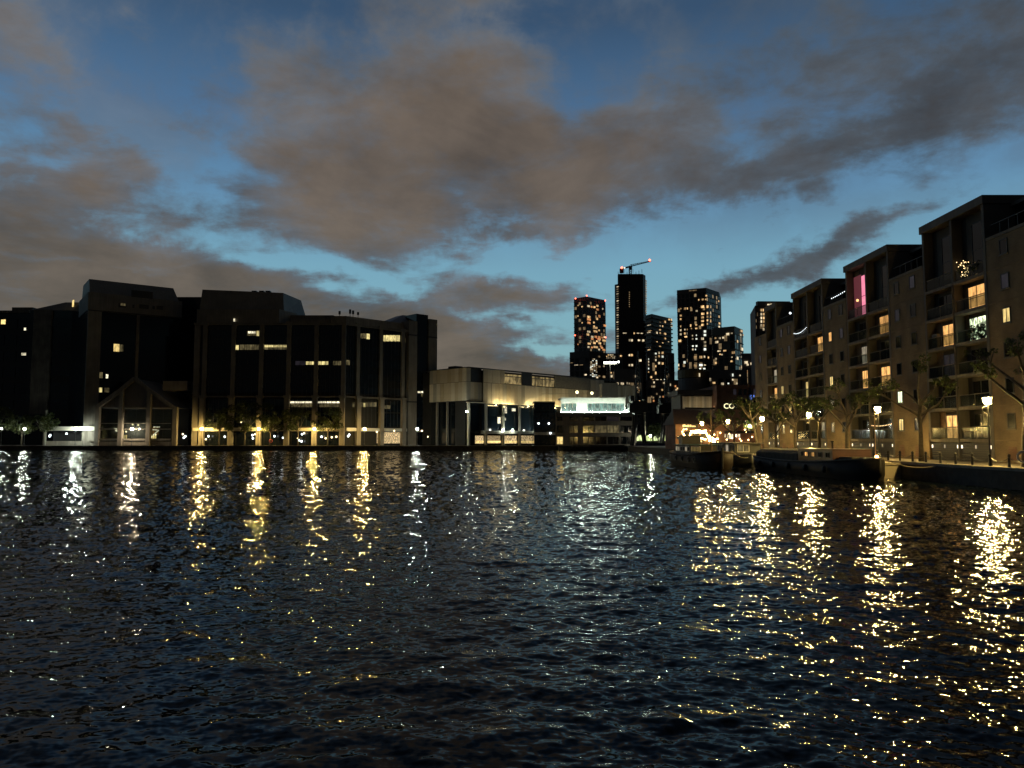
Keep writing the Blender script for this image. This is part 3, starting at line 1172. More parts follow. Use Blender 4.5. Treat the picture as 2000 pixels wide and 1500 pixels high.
b1 = thing('barge', 'long black barge with dark canvas cover and a lit cabin window', 'barge', (29.5, 61, 0))
m, secs = hull(27.5, 4.8, 1.25, .22, .14, .55)
m.build('hull', HULLB, b1, True)
rails(secs).build('rubbing_rail', STONE_D, b1)
MB().extr([(-1.75, 1.3), (-1.75, 1.95), (-1.2, 2.25), (0, 2.4), (1.2, 2.25), (1.75, 1.95), (1.75, 1.3)], 13.0, 25.5).build('canvas_cover', CANVAS, b1)
MB().box(-1.7, 1.7, 5.0, 12.98, 1.28, 2.42).box(-1.8, 1.8, 4.9, 13.1, 2.42, 2.5).build('cabin', MAROON, b1)
for i, y in enumerate((5.6, 7.2, 8.8, 10.4, 11.6)):
    w = window(b1, -1.7, y, 1.72, .8 if i != 4 else .5, .5, E_ORANGE if i in (2, 3) else DGLASS, 1, 0, DARK)
MB().box(-1.2, 1.2, 2.4, 4.88, 1.3, 1.85).build('hatch', CANVAS, b1)
MB().tube([(0, 9, 2.5), (0, 9, 3.1)], .09).tube([(0, 9, 3.1), (0, 9, 3.2)], .16).build('stovepipe', IRON, b1)
MB().tube([(.6, 2.0, 1.5), (.6, 2.0, 6.0)], [.06, .035], 7).build('mast', TIMBER, b1)
MB().lathe([(.12, 0), (.16, .2), (.10, .3)], 8, .5, 1.6).build('deck_lamp', emit('deck_lamp_glow', (1, .55, .2), 9), b1).location = (0, 0, 1.75)
for i in range(5):
    me = MB().ball((0, 0, 0), .22, 8, 6, 1.5).mesh('fender', IRON) if i == 0 else me
    inst(me, 'fender', b1, (-2.5, 5 + i * 4.3, .75))
for i in range(6):
    me2 = MB().box(-.25, .25, -.25, .25, 0, .35).mesh('deck_box', DARK) if i == 0 else me2
    inst(me2, 'deck_box', b1, (rng.uniform(-1.2, 1.2), 1.6 + i * .55, 1.5), rng.uniform(0, 1))

b2 = thing('barge', 'old brown hulled barge with upright bow and low cabin, before the lit pub', 'barge', (23.2, 84, 0))
m, secs = hull(19.5, 4.5, 1.4, .20, .12, .6)
m.build('hull', HULLR, b2, True)
rails(secs, .0, .10).build('rubbing_rail', REDP if False else TILE, b2)
MB().box(-1.6, 1.6, 8.0, 16.5, 1.5, 2.6).build('cabin', RENDERG, b2)
MB().box(-1.85, 1.85, 7.8, 16.9, 2.602, 2.72).build('cabin_roof', TEAL, b2)
for i in range(6):
    window(b2, -1.6, 8.4 + i * 1.35, 1.85, .95, .6, E_PALE if i in (1, 4, 5) else DGLASS, 0, 0, WHITEP)
MB().box(-1.2, 1.2, 14.2, 16.4, 2.722, 3.7).box(-1.35, 1.35, 14.0, 16.6, 3.7, 3.8).build('wheelhouse', DARK, b2)
for i in range(7):
    me = MB().tube([(0, 0, 0), (0, 0, .75)], .05, 6).mesh('stanchion', WHITEP) if i == 0 else me
    inst(me, 'stanchion', b2, (-1.75 + .02 * i, 2.6 + i * .8, 1.75))
MB().tube([(-1.75, 2.6, 2.5), (-1.65, 7.4, 2.5)], .035, 6).build('handrail', WHITEP, b2)
MB().tube([(0, -.05, .1), (0, -.12, 2.4)], .13, 7).build('stem_post', DARK, b2)
MB().tube([(0, 4.5, 1.8), (0, 4.5, 6.8)], [.10, .06], 7).build('mast', TIMBER, b2)
MB().box(-1.55, 1.55, 3.2, 7.7, 1.6, 1.95).build('hatch', RENDERG, b2)
me = torus(.3, .07).mesh('tyre_fender', IRON)
for y in (3.2, 6.0, 9.5, 13):
    o = inst(me, 'tyre_fender', b2, (-2.3 - .02, y, 1.0))

b3 = thing('houseboat', 'grey houseboat with white framed cabin windows between the two barges', 'boat', (29.0, 92.0, 0))
m, secs = hull(14, 4.0, 1.2, .2, .12, .35)
m.build('hull', BGREY, b3, True)
rails(secs).build('rubbing_rail', WHITEP, b3)
MB().box(-1.6, 1.6, 1.6, 12.0, 1.2, 2.8).build('cabin', BGREY, b3)
MB().box(-1.85, 1.85, 1.3, 12.3, 2.8, 2.92).build('cabin_roof', RENDERG, b3)
for i in range(5):
    window(b3, -1.6, 2.2 + i * 1.95, 1.75, 1.2, .95, E_PALE if i == 1 else DGLASS, 1, 0, WHITEP)
q = win_frame(1.5, .95, 1, 0, axis='x')
o = q.build('front_window', WHITEP, b3)
o.location = (-1.3, 1.6, 1.75)
o2 = MB().box(.07, 1.43, -.03, -.005, .07, .88).build('pane', E_OFFD, o)

for bt, x0, y0, z0, x1, y1, z1 in ((b1, 1.6, 2.5, 1.7, 4.5, -1.5, 1.5), (b1, 2.0, 24.5, 1.7, 4.4, 28.5, 1.5), (b2, 1.6, 2.0, 2.1, 6.2, 9.5, 1.3), (b3, 1.6, 1.5, 1.4, 4.8, -1.0, 1.5)):
    P = [Vector((x0 + (x1 - x0) * i / 8, y0 + (y1 - y0) * i / 8, z0 + (z1 - z0) * i / 8 - .5 * (1 - (i / 4 - 1) ** 2))) for i in range(9)]
    MB().tube(P, .035, 5).build('mooring_rope', CREAM, bt)
nb = thing('narrowboat', 'dark blue narrowboat moored at the far bank below the green lit arches', 'narrowboat', tuple(at(1272, 880, 221.5))[:2] + (0,), R(90))
m, secs = hull(13, 2.6, 1.0, .15, .1, .3)
q = m
q.build('hull', NAVY, nb, True)
MB().box(-1.0, 1.0, 2, 11, 1.0, 2.1).build('cabin', NAVY, nb)
MB().box(-1.1, 1.1, 1.9, 11.1, 2.1, 2.2).build('cabin_roof', BGREY, nb)
for y in (3.2, 5.2, 8.5):
    o = MB().tube([(1.0, y, 1.6), (1.04, y, 1.6)], .2, 10).build('porthole', E_PALE if y != 5.2 else E_COOL, nb)
nb.location.x += 6.5
lo = thing('pontoon_barge', 'low black barge lying along the far bank under the white lit terrace', 'barge', (at(1165, 880, 221).x + 11, 221.5, 0), R(90))
m, secs = hull(22, 3.6, 1.15, .12, .1, .3)
m.build('hull', HULLB, lo, True)
MB().box(-1.2, 1.2, 3, 18, 1.15, 1.6).build('hatch', DARK, lo)

# ------------------------------------------------------------------ facade helper for buildings on the far bank


class Facade:
    """vertical plane through two pixel columns at given depths; u runs along it, v is depth behind"""

    def __init__(s, pxa, Ya, pxb, Yb, py=760):
        a, b = at(pxa, py, Ya), at(pxb, py, Yb)
        s.o = Vector((a.x, a.y, 0))
        d = Vector((b.x - a.x, b.y - a.y, 0))
        s.L = d.length
        s.d = d.normalized()
        s.ang = math.atan2(d.y, d.x)

    def hit(s, px, py):
        r_ = ray(px, py)
        n = Vector((-s.d.y, s.d.x))
        den = r_[0] * n.x + r_[1] * n.y
        t_ = (s.o.x * n.x + s.o.y * n.y) / den
        P = Vector((t_ * r_[0], t_ * r_[1], CAMZ + t_ * r_[2]))
        return (P.xy - s.o.xy).dot(s.d.xy), P.z

    def u(s, px, py=760):
        return s.hit(px, py)[0]

    def z(s, px, py):
        return s.hit(px, py)[1]

    def xy(s, u, v=0.0):
        return (s.o.x + s.d.x * u - s.d.y * v, s.o.y + s.d.y * u + s.d.x * v)

    def mb(s):
        return MB().frame(s.o.x, s.o.y, 0, s.ang)

    def part(s, name, mat, parent, u0, u1, v0, v1, z0, z1, kind=None):
        """box part; v negative = proud of the plane; origin at the box's lower corner so meshes can be shared"""
        du, dv, dz = round(u1 - u0, 2), round(v1 - v0, 2), round(z1 - z0, 2)
        me = box_mesh(name, mat, 0, du, 0, dv, 0, dz)
        x, y = s.xy(u0, v0)
        return inst(me, name, parent, (x, y, z0), s.ang, kind)

    def lit(s, parent, px0, px1, py0, py1, mat, v=-.05, name='window', frame=False):
        ua, za = s.hit(px0, py1)
        ub, zb = s.hit(px1, py0)
        return s.part(name, mat, parent, ua, ub, v, v + .04, za, zb)


# ---------- main glass office
MO = thing('office_building', 'wide dark glass office with pale columns and a corner tower', 'office building', (0, 0, 0))
fa = Facade(376, 232, 671, 232)
fbv = Facade(671, 232, 850, 256)
ZC = fa.z(520, 633)
ZB = fa.z(520, 775)
fp = [(fa.xy(0, .8)), (fa.xy(fa.L + .35, .8)), (fbv.xy(fbv.L, .8)), (fbv.xy(fbv.L, 40)), (fa.xy(0, 45))]
MB().prism(fp, QZ - .2, ZC - .05).build('core', CORE, MO)
nF = 5
FH = (ZC - .9 - ZB) / nF
colsA = [fa.u(p) for p in (398, 454, 509, 562.5, 616.5, 670)]
colsB = [fbv.u(p) for p in (698, 743, 786)]
edgesA = [fa.u(388)] + colsA
edgesB = [0.0] + colsB


def glaze(fc, edges, first):
    for i in range(len(edges) - 1):
        a, b = edges[i] + .05, edges[i + 1] - .05
        for k in range(nF):
            z = ZB + .5 + k * FH
            fc.part('window', BGLASS, MO, a, b, .35, .45, z + .75, z + FH - 1.5)
            fc.part('spandrel', DGLASS, MO, a, b, .30, .44, z + FH - 1.48, z + FH + .73)
        fc.part('window', BGLASS, MO, a, b, .5, .6, 7.3, 11.5)
        fc.part('window', BGLASS, MO, a, b, .5, .6, 12.0, ZB - .6)
        fc.part('shopfront', DGLASS, MO, a, b, .62, .7, QZ, 5.6)
        # glazing bars, one mesh per bay
        q = fc.mb()
        n = 6
        for j in range(1, n):
            u = a + (b - a) * j / n
            q.box(u - .05, u + .05, .25, .34, ZB + .5, ZC - .9)
            q.box(u - .05, u + .05, .42, .5, 7.3, ZB - .6)
        q.build('glazing_bars', DARK, MO)


glaze(fa, edgesA, 0)
glaze(fbv, edgesB, 1)
for fc, cs in ((fa, colsA), (fbv, colsB)):
    for c in cs:
        fc.part('column', STONE, MO, c - .62, c + .62, -.35, .5, ZB + .4, ZC - .35)
        fc.part('column', STONE, MO, c - .72, c + .72, -1.3, .0, QZ - .03, ZB - .45)
        fc.part('column_head', STONE, MO, c - .95, c + .95, -1.45, .05, ZB - .42, ZB + .38)
        fc.part('column_head', STONE, MO, c - .9, c + .9, -.55, .2, ZC - .33, ZC + .7)
fa.part('pilaster', STONE, MO, fa.u(377), fa.u(388), -.2, 6, QZ - .03, ZC - .35)
fa.part('band', STONE_D, MO, fa.u(377), fa.L - .75, -.6, .3, ZB - .15, ZB + .25)
fbv.part('band', STONE_D, MO, .75, fbv.u(795), -.6, .3, ZB - .15, ZB + .25)
fa.part('cornice', STONE_D, MO, fa.u(376), fa.L + .1, -.5, 3, ZC - .3, ZC + .35)
fbv.part('cornice', STONE_D, MO, .15, fbv.u(795), -.5, 3, ZC - .32, ZC + .33)
fa.part('canopy', STEEL_W, MO, fa.u(381), fa.L - .75, -1.0, .3, 5.75, 6.75)
fbv.part('canopy', STEEL_W, MO, .75, fbv.u(793), -1.0, .3, 5.75, 6.75)
# upper storey and roofs
za, zb = ZC + .36, fa.z(450, 603)
MB().prism([fa.xy(0.2, 1.0), fa.xy(fa.u(540), 1.0), fa.xy(fa.u(560), 9), fa.xy(.2, 20)], za, zb).build('attic', STONE, MO)
zr0, zr1 = fa.z(382, 569), fa.z(540, 590)
pa = [fa.xy(.6, 2.0), fa.xy(fa.u(538), 7.0), fa.xy(fa.u(558), 22), fa.xy(1.5, 26)]
pt = [fa.xy(.8, 3.2), fa.xy(fa.u(532), 8.6), fa.xy(fa.u(545), 22), fa.xy(1.5, 25)]
MB().prism(pa, zb + .003, zr0 + 1.2, pt).build('mansard_roof', ROOFM, MO)
MB().prism([fa.xy(fa.u(545), 6), fa.xy(fa.u(640), 6), fa.xy(fa.u(640), 24), fa.xy(fa.u(545), 24)], ZC - .04, fa.z(600, 612) + .4).build('attic', STONE_D, MO)
MB().prism([fa.xy(fa.u(563), 1.0), fa.xy(fa.u(641), 1.0), fa.xy(fa.u(641), 5.95), fa.xy(fa.u(563), 5.95)], za, ZC + 1.6).build('parapet', STONE_D, MO)
zp = fa.z(660, 616)
MB().prism([fa.xy(fa.u(642), 1.0), fa.xy(fa.L + .3, 1.0), fbv.xy(fbv.u(790), 1.0), fbv.xy(fbv.u(790), 12), fa.xy(fa.u(642), 14)], za, zp).build('parapet', STONE, MO)
for px, h in ((655, 12), (676, 15), (682, 13), (692, 10)):
    u = fa.u(px)
    q = fa.mb()
    q.tube([(u, 4, zp), (u, 4, zp + h * .16)], .09, 6)
    q.box(u - .32, u + .32, 3.85, 4.15, zp + h * .08, zp + h * .17)
    q.build('antenna', DARK, MO)
for px in (472, 487, 500):
    u = fa.u(px)
    q = fa.mb()
    q.box(u - .5, u + .5, 9, 10, zr0 - 2, zr0 + 1.6)
    q.box(u - .75, u + .75, 8.8, 10.2, zr0 + 1.6, zr0 + 1.95)
    q.build('roof_vent', DARK, MO)
# corner tower
zt1, zt2 = fbv.z(802, 627), fbv.z(843, 630)
ua, ub, uc, ud = fbv.u(795), fbv.u(811), fbv.u(834), fbv.u(850)
fbv.part('pilaster', STONE, MO, ua, ub, -.9, 8, QZ - .03, zt1)
fbv.part('pilaster', STONE, MO, uc, ud, -.9, 8, QZ - .03, zt2 + 1)
for z in (ZC - 1.4, ZB - 1.0):
    fbv.part('recess_band', DARK, MO, ua - .02, ub + .02, -.95, .0, z, z + .5)
    fbv.part('recess_band', DARK, MO, uc - .02, ud + .02, -.95, .0, z, z + .5)
fbv.part('tower_glass', BGLASS, MO, ub + .01, uc - .01, -.3, 6, 6.8, fbv.z(822, 614))
fbv.part('shopfront', DGLASS, MO, ub + .01, uc - .01, -.2, 4, QZ, 5.5)
fbv.part('fascia', WHITEP, MO, ub + .01, uc - .01, -.6, 1, 5.7, 6.3)
zq = fbv.z(800, 627)
MB().prism([fbv.xy(fbv.u(772), 4), fbv.xy(uc, 2), fbv.xy(uc + 1, 14), fbv.xy(fbv.u(772), 14)], zq - .5, fbv.z(815, 613) + .5,
           [fbv.xy(fbv.u(812), 8), fbv.xy(uc - .5, 7), fbv.xy(uc, 12), fbv.xy(fbv.u(812), 12)]).build('hipped_roof', ROOFM, MO)
# lit panes of the upper floors (pixel spans)


def strip(fc, root, px0, px1, pyc, hgt, mat, n, gap=.6, v=.18):
    w = (px1 - px0) / n
    for i in range(n):
        fc.lit(root, px0 + i * w + gap / 2, px0 + (i + 1) * w - gap / 2, pyc - hgt / 2, pyc + hgt / 2, mat, v)


strip(fa, MO, 482, 501, 651, 9, E_OFFD, 2)
strip(fa, MO, 484, 499, 649, 4, E_WHITE, 2, v=.12)
strip(fa, MO, 500.5, 506, 651, 10, E_OFF, 1)
strip(fa, MO, 459, 466, 678.5, 9, E_OFF, 1)
strip(fa, MO, 467, 506, 678, 10, E_OFFD, 4)
strip(fa, MO, 514, 561, 677.5, 10, E_OFFD, 5)
strip(fa, MO, 516, 560, 676, 4, E_OFF, 5, v=.12)
strip(fa, MO, 597, 614, 709, 6, E_OFF, 3)
strip(fa, MO, 621, 641, 709, 6.5, E_OFF, 3)
strip(fa, MO, 650, 668, 709, 8, E_OFFD, 2)
strip(fa, MO, 576, 596, 709, 8, E_VIOLET, 2)
strip(fbv, MO, 677, 684, 708, 9, E_OFFD, 1)
strip(fbv, MO, 703, 716, 656, 9, E_OFFD, 2)
strip(fbv, MO, 716.5, 723, 657, 10, E_OFF, 1)
strip(fbv, MO, 747, 782, 660.5, 11, E_OFF, 5)
strip(fbv, MO, 788, 792, 665, 9, E_OFFD, 1, v=-.1)
strip(fa, MO, 565, 612, 785.5, 3.5, E_WHITE, 5, v=.36)
strip(fa, MO, 567, 612, 791, 8, E_OFFD, 5, v=.38)
strip(fa, MO, 620, 665, 785.5, 3.5, E_WHITE, 5, v=.36)
strip(fa, MO, 622, 664, 791, 8, E_OFFD, 4, v=.38)
strip(fbv, MO, 676, 694, 790, 10, E_OFFD, 2, v=.38)
strip(fbv, MO, 705, 737, 790, 8, E_OFFD, 4, v=.38)
strip(fbv, MO, 711, 715, 791, 8, E_OFF, 1, v=.33)
strip(fbv, MO, 750, 764, 795, 7, E_OFFD, 2, v=.38)
strip(fbv, MO, 814, 829, 766, 3, E_WHITE, 2, v=-.4)
strip(fbv, MO, 821, 829, 772, 6, E_OFFD, 2, v=-.4)
fbv.lit(MO, 704, 741, 844.5, 866, E_SHOP, .5, 'shop_window')
fbv.lit(MO, 747, 784, 844.5, 866, E_SHOP, .5, 'shop_window')
fa.lit(MO, 455, 458, 622, 628, E_WHITE, .5, 'roof_light')
bulb = MB().ball((0, 0, 0), .3, 8, 6).mesh('interior_lamp', E_COOL)
bulbw = MB().ball((0, 0, 0), .28, 8, 6).mesh('interior_lamp', emit('warm_interior_lamp', (1, .8, .45), 3.5))
for px, py in ((357, 848), (362, 852), (359, 855), (407, 852), (402, 858), (439, 853), (493, 850), (498, 848), (494, 856), (536, 852),
               (553, 855), (582, 856), (584, 860), (590, 848), (594, 846), (589, 862), (628, 853), (636, 856), (648, 854), (657, 853), (680, 852),
               (682, 849), (471, 824)):
    p = at(px, py, 231.0)
    inst(bulb if (px % 3) else bulbw, 'interior_lamp', MO, p)
for px, py in ((736, 843.5), (770, 841.5), (824, 841.5)):
    p = at(px, py, 236.0)
    inst(bulbw, 'interior_lamp', MO, p)
for px in (836, 840, 847):
    p = at(px, 853, 250.0)
    inst(bulbw, 'interior_lamp', MO, p)

# ---------- left tower office
TO = thing('office_building', 'taller dark glass office with pale left pilaster and blind upper band', 'office building', (0, 0, 0))
ft = Facade(166, 231, 349, 247)
zb0 = ft.z(170, 604)
zb1 = ft.z(170, 570)
zb2 = ft.z(172, 541)
MB().prism([ft.xy(0, .6), ft.xy(ft.L, .6), ft.xy(ft.L, 38), ft.xy(0, 40)], QZ - .2, zb1 - .5).build('core', DGLASS, TO)
ft.part('pilaster', STONE, TO, 0, ft.u(193), -.3, 3, QZ - .03, zb0 - .4)
ft.part('pilaster', STONE_D, TO, ft.u(262), ft.u(268), -.25, 1, QZ - .03, zb0 - .4)
ft.part('upper_band', STONE, TO, -.2, ft.L + .2, -.4, 20, zb0, zb1)
ft.part('recess_band', DARK, TO, -.1, ft.L + .1, -.2, 1, zb0 - .4, zb0 - .02)
for px0, px1 in ((231, 246), (258, 262), (271, 290), (297, 302), (305, 318)):
    ft.lit(TO, px0, px1, ft_y := 594 + (px0 - 231) * .06, ft_y + 6, DARK, -.45, 'slot_window')
ft.lit(TO, 235, 245, 593.5, 597, E_OFFD, -.47, 'slot_window')
ft.lit(TO, 256, 298, 571, 580, DARK, -.46, 'louvre_panel')
us0, us1 = .3, ft.L - .5
MB().prism([ft.xy(us0, 1), ft.xy(us1, 1), ft.xy(us1, 18), ft.xy(us0, 18)], zb1 + .003, zb2, [ft.xy(us0, 3), ft.xy(us1 - 1.5, 3), ft.xy(us1 - 1.5, 16), ft.xy(us0, 16)]).build('mansard_roof', ROOFM, TO)
# glazing rows
for k in range(7):
    z = 12.5 + k * (zb0 - 13.4) / 7
    for j in range(4):
        a = ft.u(194) + j * (ft.L - ft.u(194)) / 4
        b = a + (ft.L - ft.u(194)) / 4
        ft.part('window', DGLASS, TO, a + .08, b - .08, .45, .58, z + .5, z + 3.6)
for px0, px1, py0, py1, mt in ((222, 234, 672, 686, E_YELLOW), (234.5, 241.5, 673, 686, E_OFFD), (192, 201, 727, 738, E_OFFD), (207, 212, 731, 738.5, E_WHITE),
                               (189, 194, 757, 766, E_OFF), (194.5, 200, 757, 766, E_OFF), (204, 214, 757.5, 766, E_OFFD)):
    ft.lit(TO, px0, px1, py0, py1, mt, .38)
MB().prism([ft.xy(-.01, .7), ft.xy(.0, 2), ft.xy(-.01, 40)], QZ, zb1 - 1).build('side_glass', BGLASS, TO)
o = ft.part('corner_room', E_YELLOW, TO, -.25, .1, 36, 38, zof(600, 262), zof(588, 262))
# recessed link
fl = Facade(348, 256, 388, 256)
LK = thing('office_link', 'dark recessed link between the two glass offices with a lit yellow window', 'office building', (0, 0, 0))
fl.part('core', DGLASS, LK, -6, fl.L + 3, 0, 30, QZ - .2, fl.z(365, 580))
strip(fl, LK, 349, 374, 785.5, 13, E_YELLOW, 3, .8, -.1)
strip(fl, LK, 386, 393.5, 790, 8, E_YELLOW, 1, .8, -.1)
fl.part('ground_wall', STONE_D, LK, 0, fl.L, -1.5, 0, QZ, 3.0)
# ---------- left wings
fw = Facade(50, 262, 147, 262)
W1 = thing('office_building', 'dark office wing with one broad pale pilaster, left of the taller office', 'office building', (0, 0, 0))
zw = fw.z(120, 606)
fw.part('core', DGLASS, W1, 0, fw.L, .5, 30, QZ - .2, zw)
fw.part('pilaster', STONE_D, W1, fw.u(60), fw.u(95), -.3, 2, 12, zw + .2)
zz1 = fw.z(120, 588)
MB().prism([fw.xy(-.5, .3), fw.xy(fw.L + 1, .3), fw.xy(fw.L + 1, 20), fw.xy(-.5, 20)], zw + .02, zz1, [fw.xy(fw.u(112), 2.5), fw.xy(fw.L + 1, 2.5), fw.xy(fw.L + 1, 20), fw.xy(fw.u(112), 20)]).build('mansard_roof', ROOFM, W1)
for k in range(6):
    z = 13 + k * (zw - 14) / 6
    fw.part('window', BGLASS, W1, fw.u(96), fw.L - .3, .3, .45, z + .6, z + 4.2)
fv = Facade(-70, 268, 52, 268)
W2 = thing('office_building', 'dark office at the left edge with two small lit windows', 'office building', (0, 0, 0))
zv = fv.z(20, 606)
fv.part('core', DGLASS, W2, 0, fv.L, .5, 30, QZ - .2, zv)
fv.part('attic', STONE_D, W2, fv.u(15), fv.u(56), .2, 12, zv + .01, fv.z(20, 600))
fv.part('cornice', STONE_D, W2, 0, fv.L, -.3, 2, zv - .9, zv - .1)
for k in range(6):
    z = 13 + k * (zv - 14.5) / 6
    for j in range(5):
        a = fv.L * j / 5
        fv.part('window', BGLASS, W2, a + .2, a + fv.L / 5 - .2, .3, .45, z + .6, z + 4.2)
fv.lit(W2, 1, 10, 624, 633, E_YELLOW, .2)
fv.lit(W2, 46, 50, 640, 645, E_WHITE, .2)
fv.lit(W2, 41, 50, 689, 694, E_WHITE, .2)
fv.lit(W2, -40, -28, 650, 660, E_OFFD, .2)
# ---------- canopy pavilion left of the portico
cpv = thing('pavilion', 'low pavilion with a long pale flat canopy, left of the gabled portico', 'pavilion', (0, 0, 0))
fy = Facade(82, 230, 188, 230)
fy.part('canopy', STEEL_W, cpv, 0, fy.L, 0, 9, 5.9, 7.1)
fy.part('core', CORE, cpv, 1, fy.L, 5, 12, QZ, 5.88)
fy.part('stone_pier', STONE, cpv, fy.u(158), fy.u(185), 1.5, 6, 2.6, 5.88)
fy.part('low_wall', STONE_D, cpv, fy.u(84), fy.u(180), 2, 2.5, QZ - .03, 2.7)
fy.part('post', STEEL_W, cpv, fy.u(91.5), fy.u(94.5), -.3, -.02, QZ - .03, 12.0)
for px, py, w in ((88, 850, 6), (98, 850, 8), (130, 847, 4), (97, 852, 3)):
    inst(bulb, 'interior_lamp', cpv, at(px, py, 233.5))
fy.lit(cpv, 142, 158, 803, 836, E_VIOLET, 5.5 - .6, 'sign_panel')
# ---------- gabled portico
po = thing('portico', 'tall gabled entrance portico of pale square posts with orange light inside', 'portico', (0, 0, 0))
fg = Facade(186, 228.5, 346, 228.5)
for px0, px1, pyt in ((185.5, 193.5, 795), (231, 239, 762), (285.5, 293.5, 760), (337, 345.5, 795)):
    fg.part('post', STONE, po, fg.u(px0, 860), fg.u(px1, 860), -.6, .6, QZ - .03, fg.z(px0, pyt))


def beam(fc, pts, w, d0, d1, name, mat, root):
    for (p0, p1) in zip(pts[:-1], pts[1:]):
        (u0, z0), (u1, z1) = fc.hit(*p0), fc.hit(*p1)
        L = math.hypot(u1 - u0, z1 - z0)
        a = math.atan2(z1 - z0, u1 - u0)
        nx, nz = -math.sin(a) * w / 2, math.cos(a) * w / 2
        q = fc.mb()
        q.add([(u0 - nx, d0, z0 - nz), (u1 - nx, d0, z1 - nz), (u1 + nx, d0, z1 + nz), (u0 + nx, d0, z0 + nz),
               (u0 - nx, d1, z0 - nz), (u1 - nx, d1, z1 - nz), (u1 + nx, d1, z1 + nz), (u0 + nx, d1, z0 + nz)],
              [(0, 1, 2, 3), (7, 6, 5, 4), (0, 4, 5, 1), (1, 5, 6, 2), (2, 6, 7, 3), (3, 7, 4, 0)])
        q.build(name, mat, root)


beam(fg, [(189, 796), (236, 762), (264, 739), (290, 760), (342, 797)], 1.1, -.62, .62, 'rafter', STONE, po)
zpk = fg.z(264, 735)
zsh = fg.z(189, 796)
um = fg.u(264)
MB().frame(fg.o.x, fg.o.y, 0, fg.ang).add(
    [(0, .8, zsh), (um, .8, zpk - .8), (fg.L, .8, zsh), (0, 26, zsh), (um, 26, zpk - .8), (fg.L, 26, zsh)],
    [(0, 1, 4, 3), (1, 2, 5, 4), (0, 2, 1), (3, 4, 5), (0, 3, 5, 2)]).build('roof', ROOFM, po)
fg.part('roof_box', ROOFM, po, fg.u(300), fg.u(349), 6, 24, fg.z(320, 760), fg.z(320, 741))
fg.part('hall', CORE, po, .5, fg.L - .5, 10, 24, QZ, zsh - .01)
for py, th in ((827, .18), (838, .18), (858.5, .55)):
    z = fg.z(264, py)
    fg.part('rail', STONE, po, fg.u(194), fg.u(336), -.1, .1, z - th / 2, z + th / 2)
fg.part('low_wall', STONE_D, po, fg.u(194), fg.u(336), .1, .4, QZ - .03, 2.6)
for j in range(8):
    a = fg.u(195) + j * (fg.u(336) - fg.u(195)) / 8
    fg.part('glass_pane', BALG, po, a + .05, a + (fg.u(336) - fg.u(195)) / 8 - .05, .72, .76, 2.62, fg.z(264, 800))
fg.lit(po, 259, 281, 849, 857, E_YELLOW, 8, 'lit_counter')
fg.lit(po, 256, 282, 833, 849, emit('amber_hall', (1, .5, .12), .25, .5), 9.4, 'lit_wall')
fg.lit(po, 220, 232, 849.5, 857, E_YELLOW, 5, 'lit_counter')
q = MB()
for p0, p1 in (((298, 851), (310, 840)), ((300, 834), (312, 834)), ((298, 839), (308, 840))):
    q.tube([at(*p0, 236), at(*p1, 236)], .18, 6)
q.build('stair_rail_light', E_WHITE, po)
for px, py in ((304, 849), (296, 853), (246, 843), (259, 829), (270, 830)):
    inst(bulbw, 'interior_lamp', po, at(px, py, 236))

# ---------- trees on the far bank


def bank_tree(label, px, Y, zlo, zhi, rad, seed, n=1700):
    r = random.Random(seed)
    X = at(px, 850, Y).x
    t = thing('bank_tree', label, 'tree', (X, Y, QZ), 0, 'dark trees along the far bank')
    MB().tube([(0, 0, 0), (.1, 0, zlo * .6), (0, .1, zlo + 1.0)], [.22, .17, .14], 7).build('trunk', BARK, t, True)
    tf = []
    for i in range(22):
        a = r.uniform(0, 6.28)
        s = r.uniform(0, 1) ** .6
        zc = r.uniform(zlo + .8, zhi - .8)
        k = 1 - abs((zc - (zlo + zhi) / 2) / ((zhi - zlo) / 2)) ** 2 * .6
        tf.append(((math.cos(a) * rad * s * k, math.sin(a) * rad * s * k, zc), r.uniform(.8, 1.5)))
    lm = MB()
    for c, _ in tf[:9]:
        lm.tube([(0, .05, zlo), (c[0] * .5, c[1] * .5, zlo + (c[2] - zlo) * .6), c], [.09, .06, .02], 5)
    lm.build('limb', BARK, t)
    leaves_mesh(tf, n, .3, seed, .8).build('crown', LEAF2, t)


for i, (px, zl, zh, rad, lab) in enumerate((
        (-10, 2.2, 12, 4.5, 'dark tree at the left edge of the far bank'),
        (42, 2.6, 10, 4.6, 'dark tree glowing green round a white lamp, left of the pale canopy'),
        (85, 3.0, 10, 3.6, 'dark tree at the left end of the pale canopy'),
        (428, 3.0, 13, 4.6, 'leftmost dark tree before the glass office columns'),
        (478, 2.9, 13.5, 4.6, 'dark tree left of the lamp lit leaves'),
        (528, 3.0, 13, 4.6, 'dark tree right of the lamp lit leaves'),
        (582, 3.0, 12.5, 4.6, 'dark tree before the third and fourth office columns'),
        (640, 3.2, 12, 4.2, 'rightmost dark tree before the glass office columns'))):
    bank_tree(lab, px, 228.6 if i > 2 else 229.5, zl + .8, zh, rad, 70 + i)
lb2 = thing('lifebuoy', 'small red lifebuoy on a stand at the far bank between two trees', 'lifebuoy', tuple(at(529, 861, 226.5)), R(90))
torus(.42, .12).build('ring', REDP, lb2, True)
MB().box(-.05, .05, -.05, .05, -1.7, -.3).build('stand', IRON, lb2)

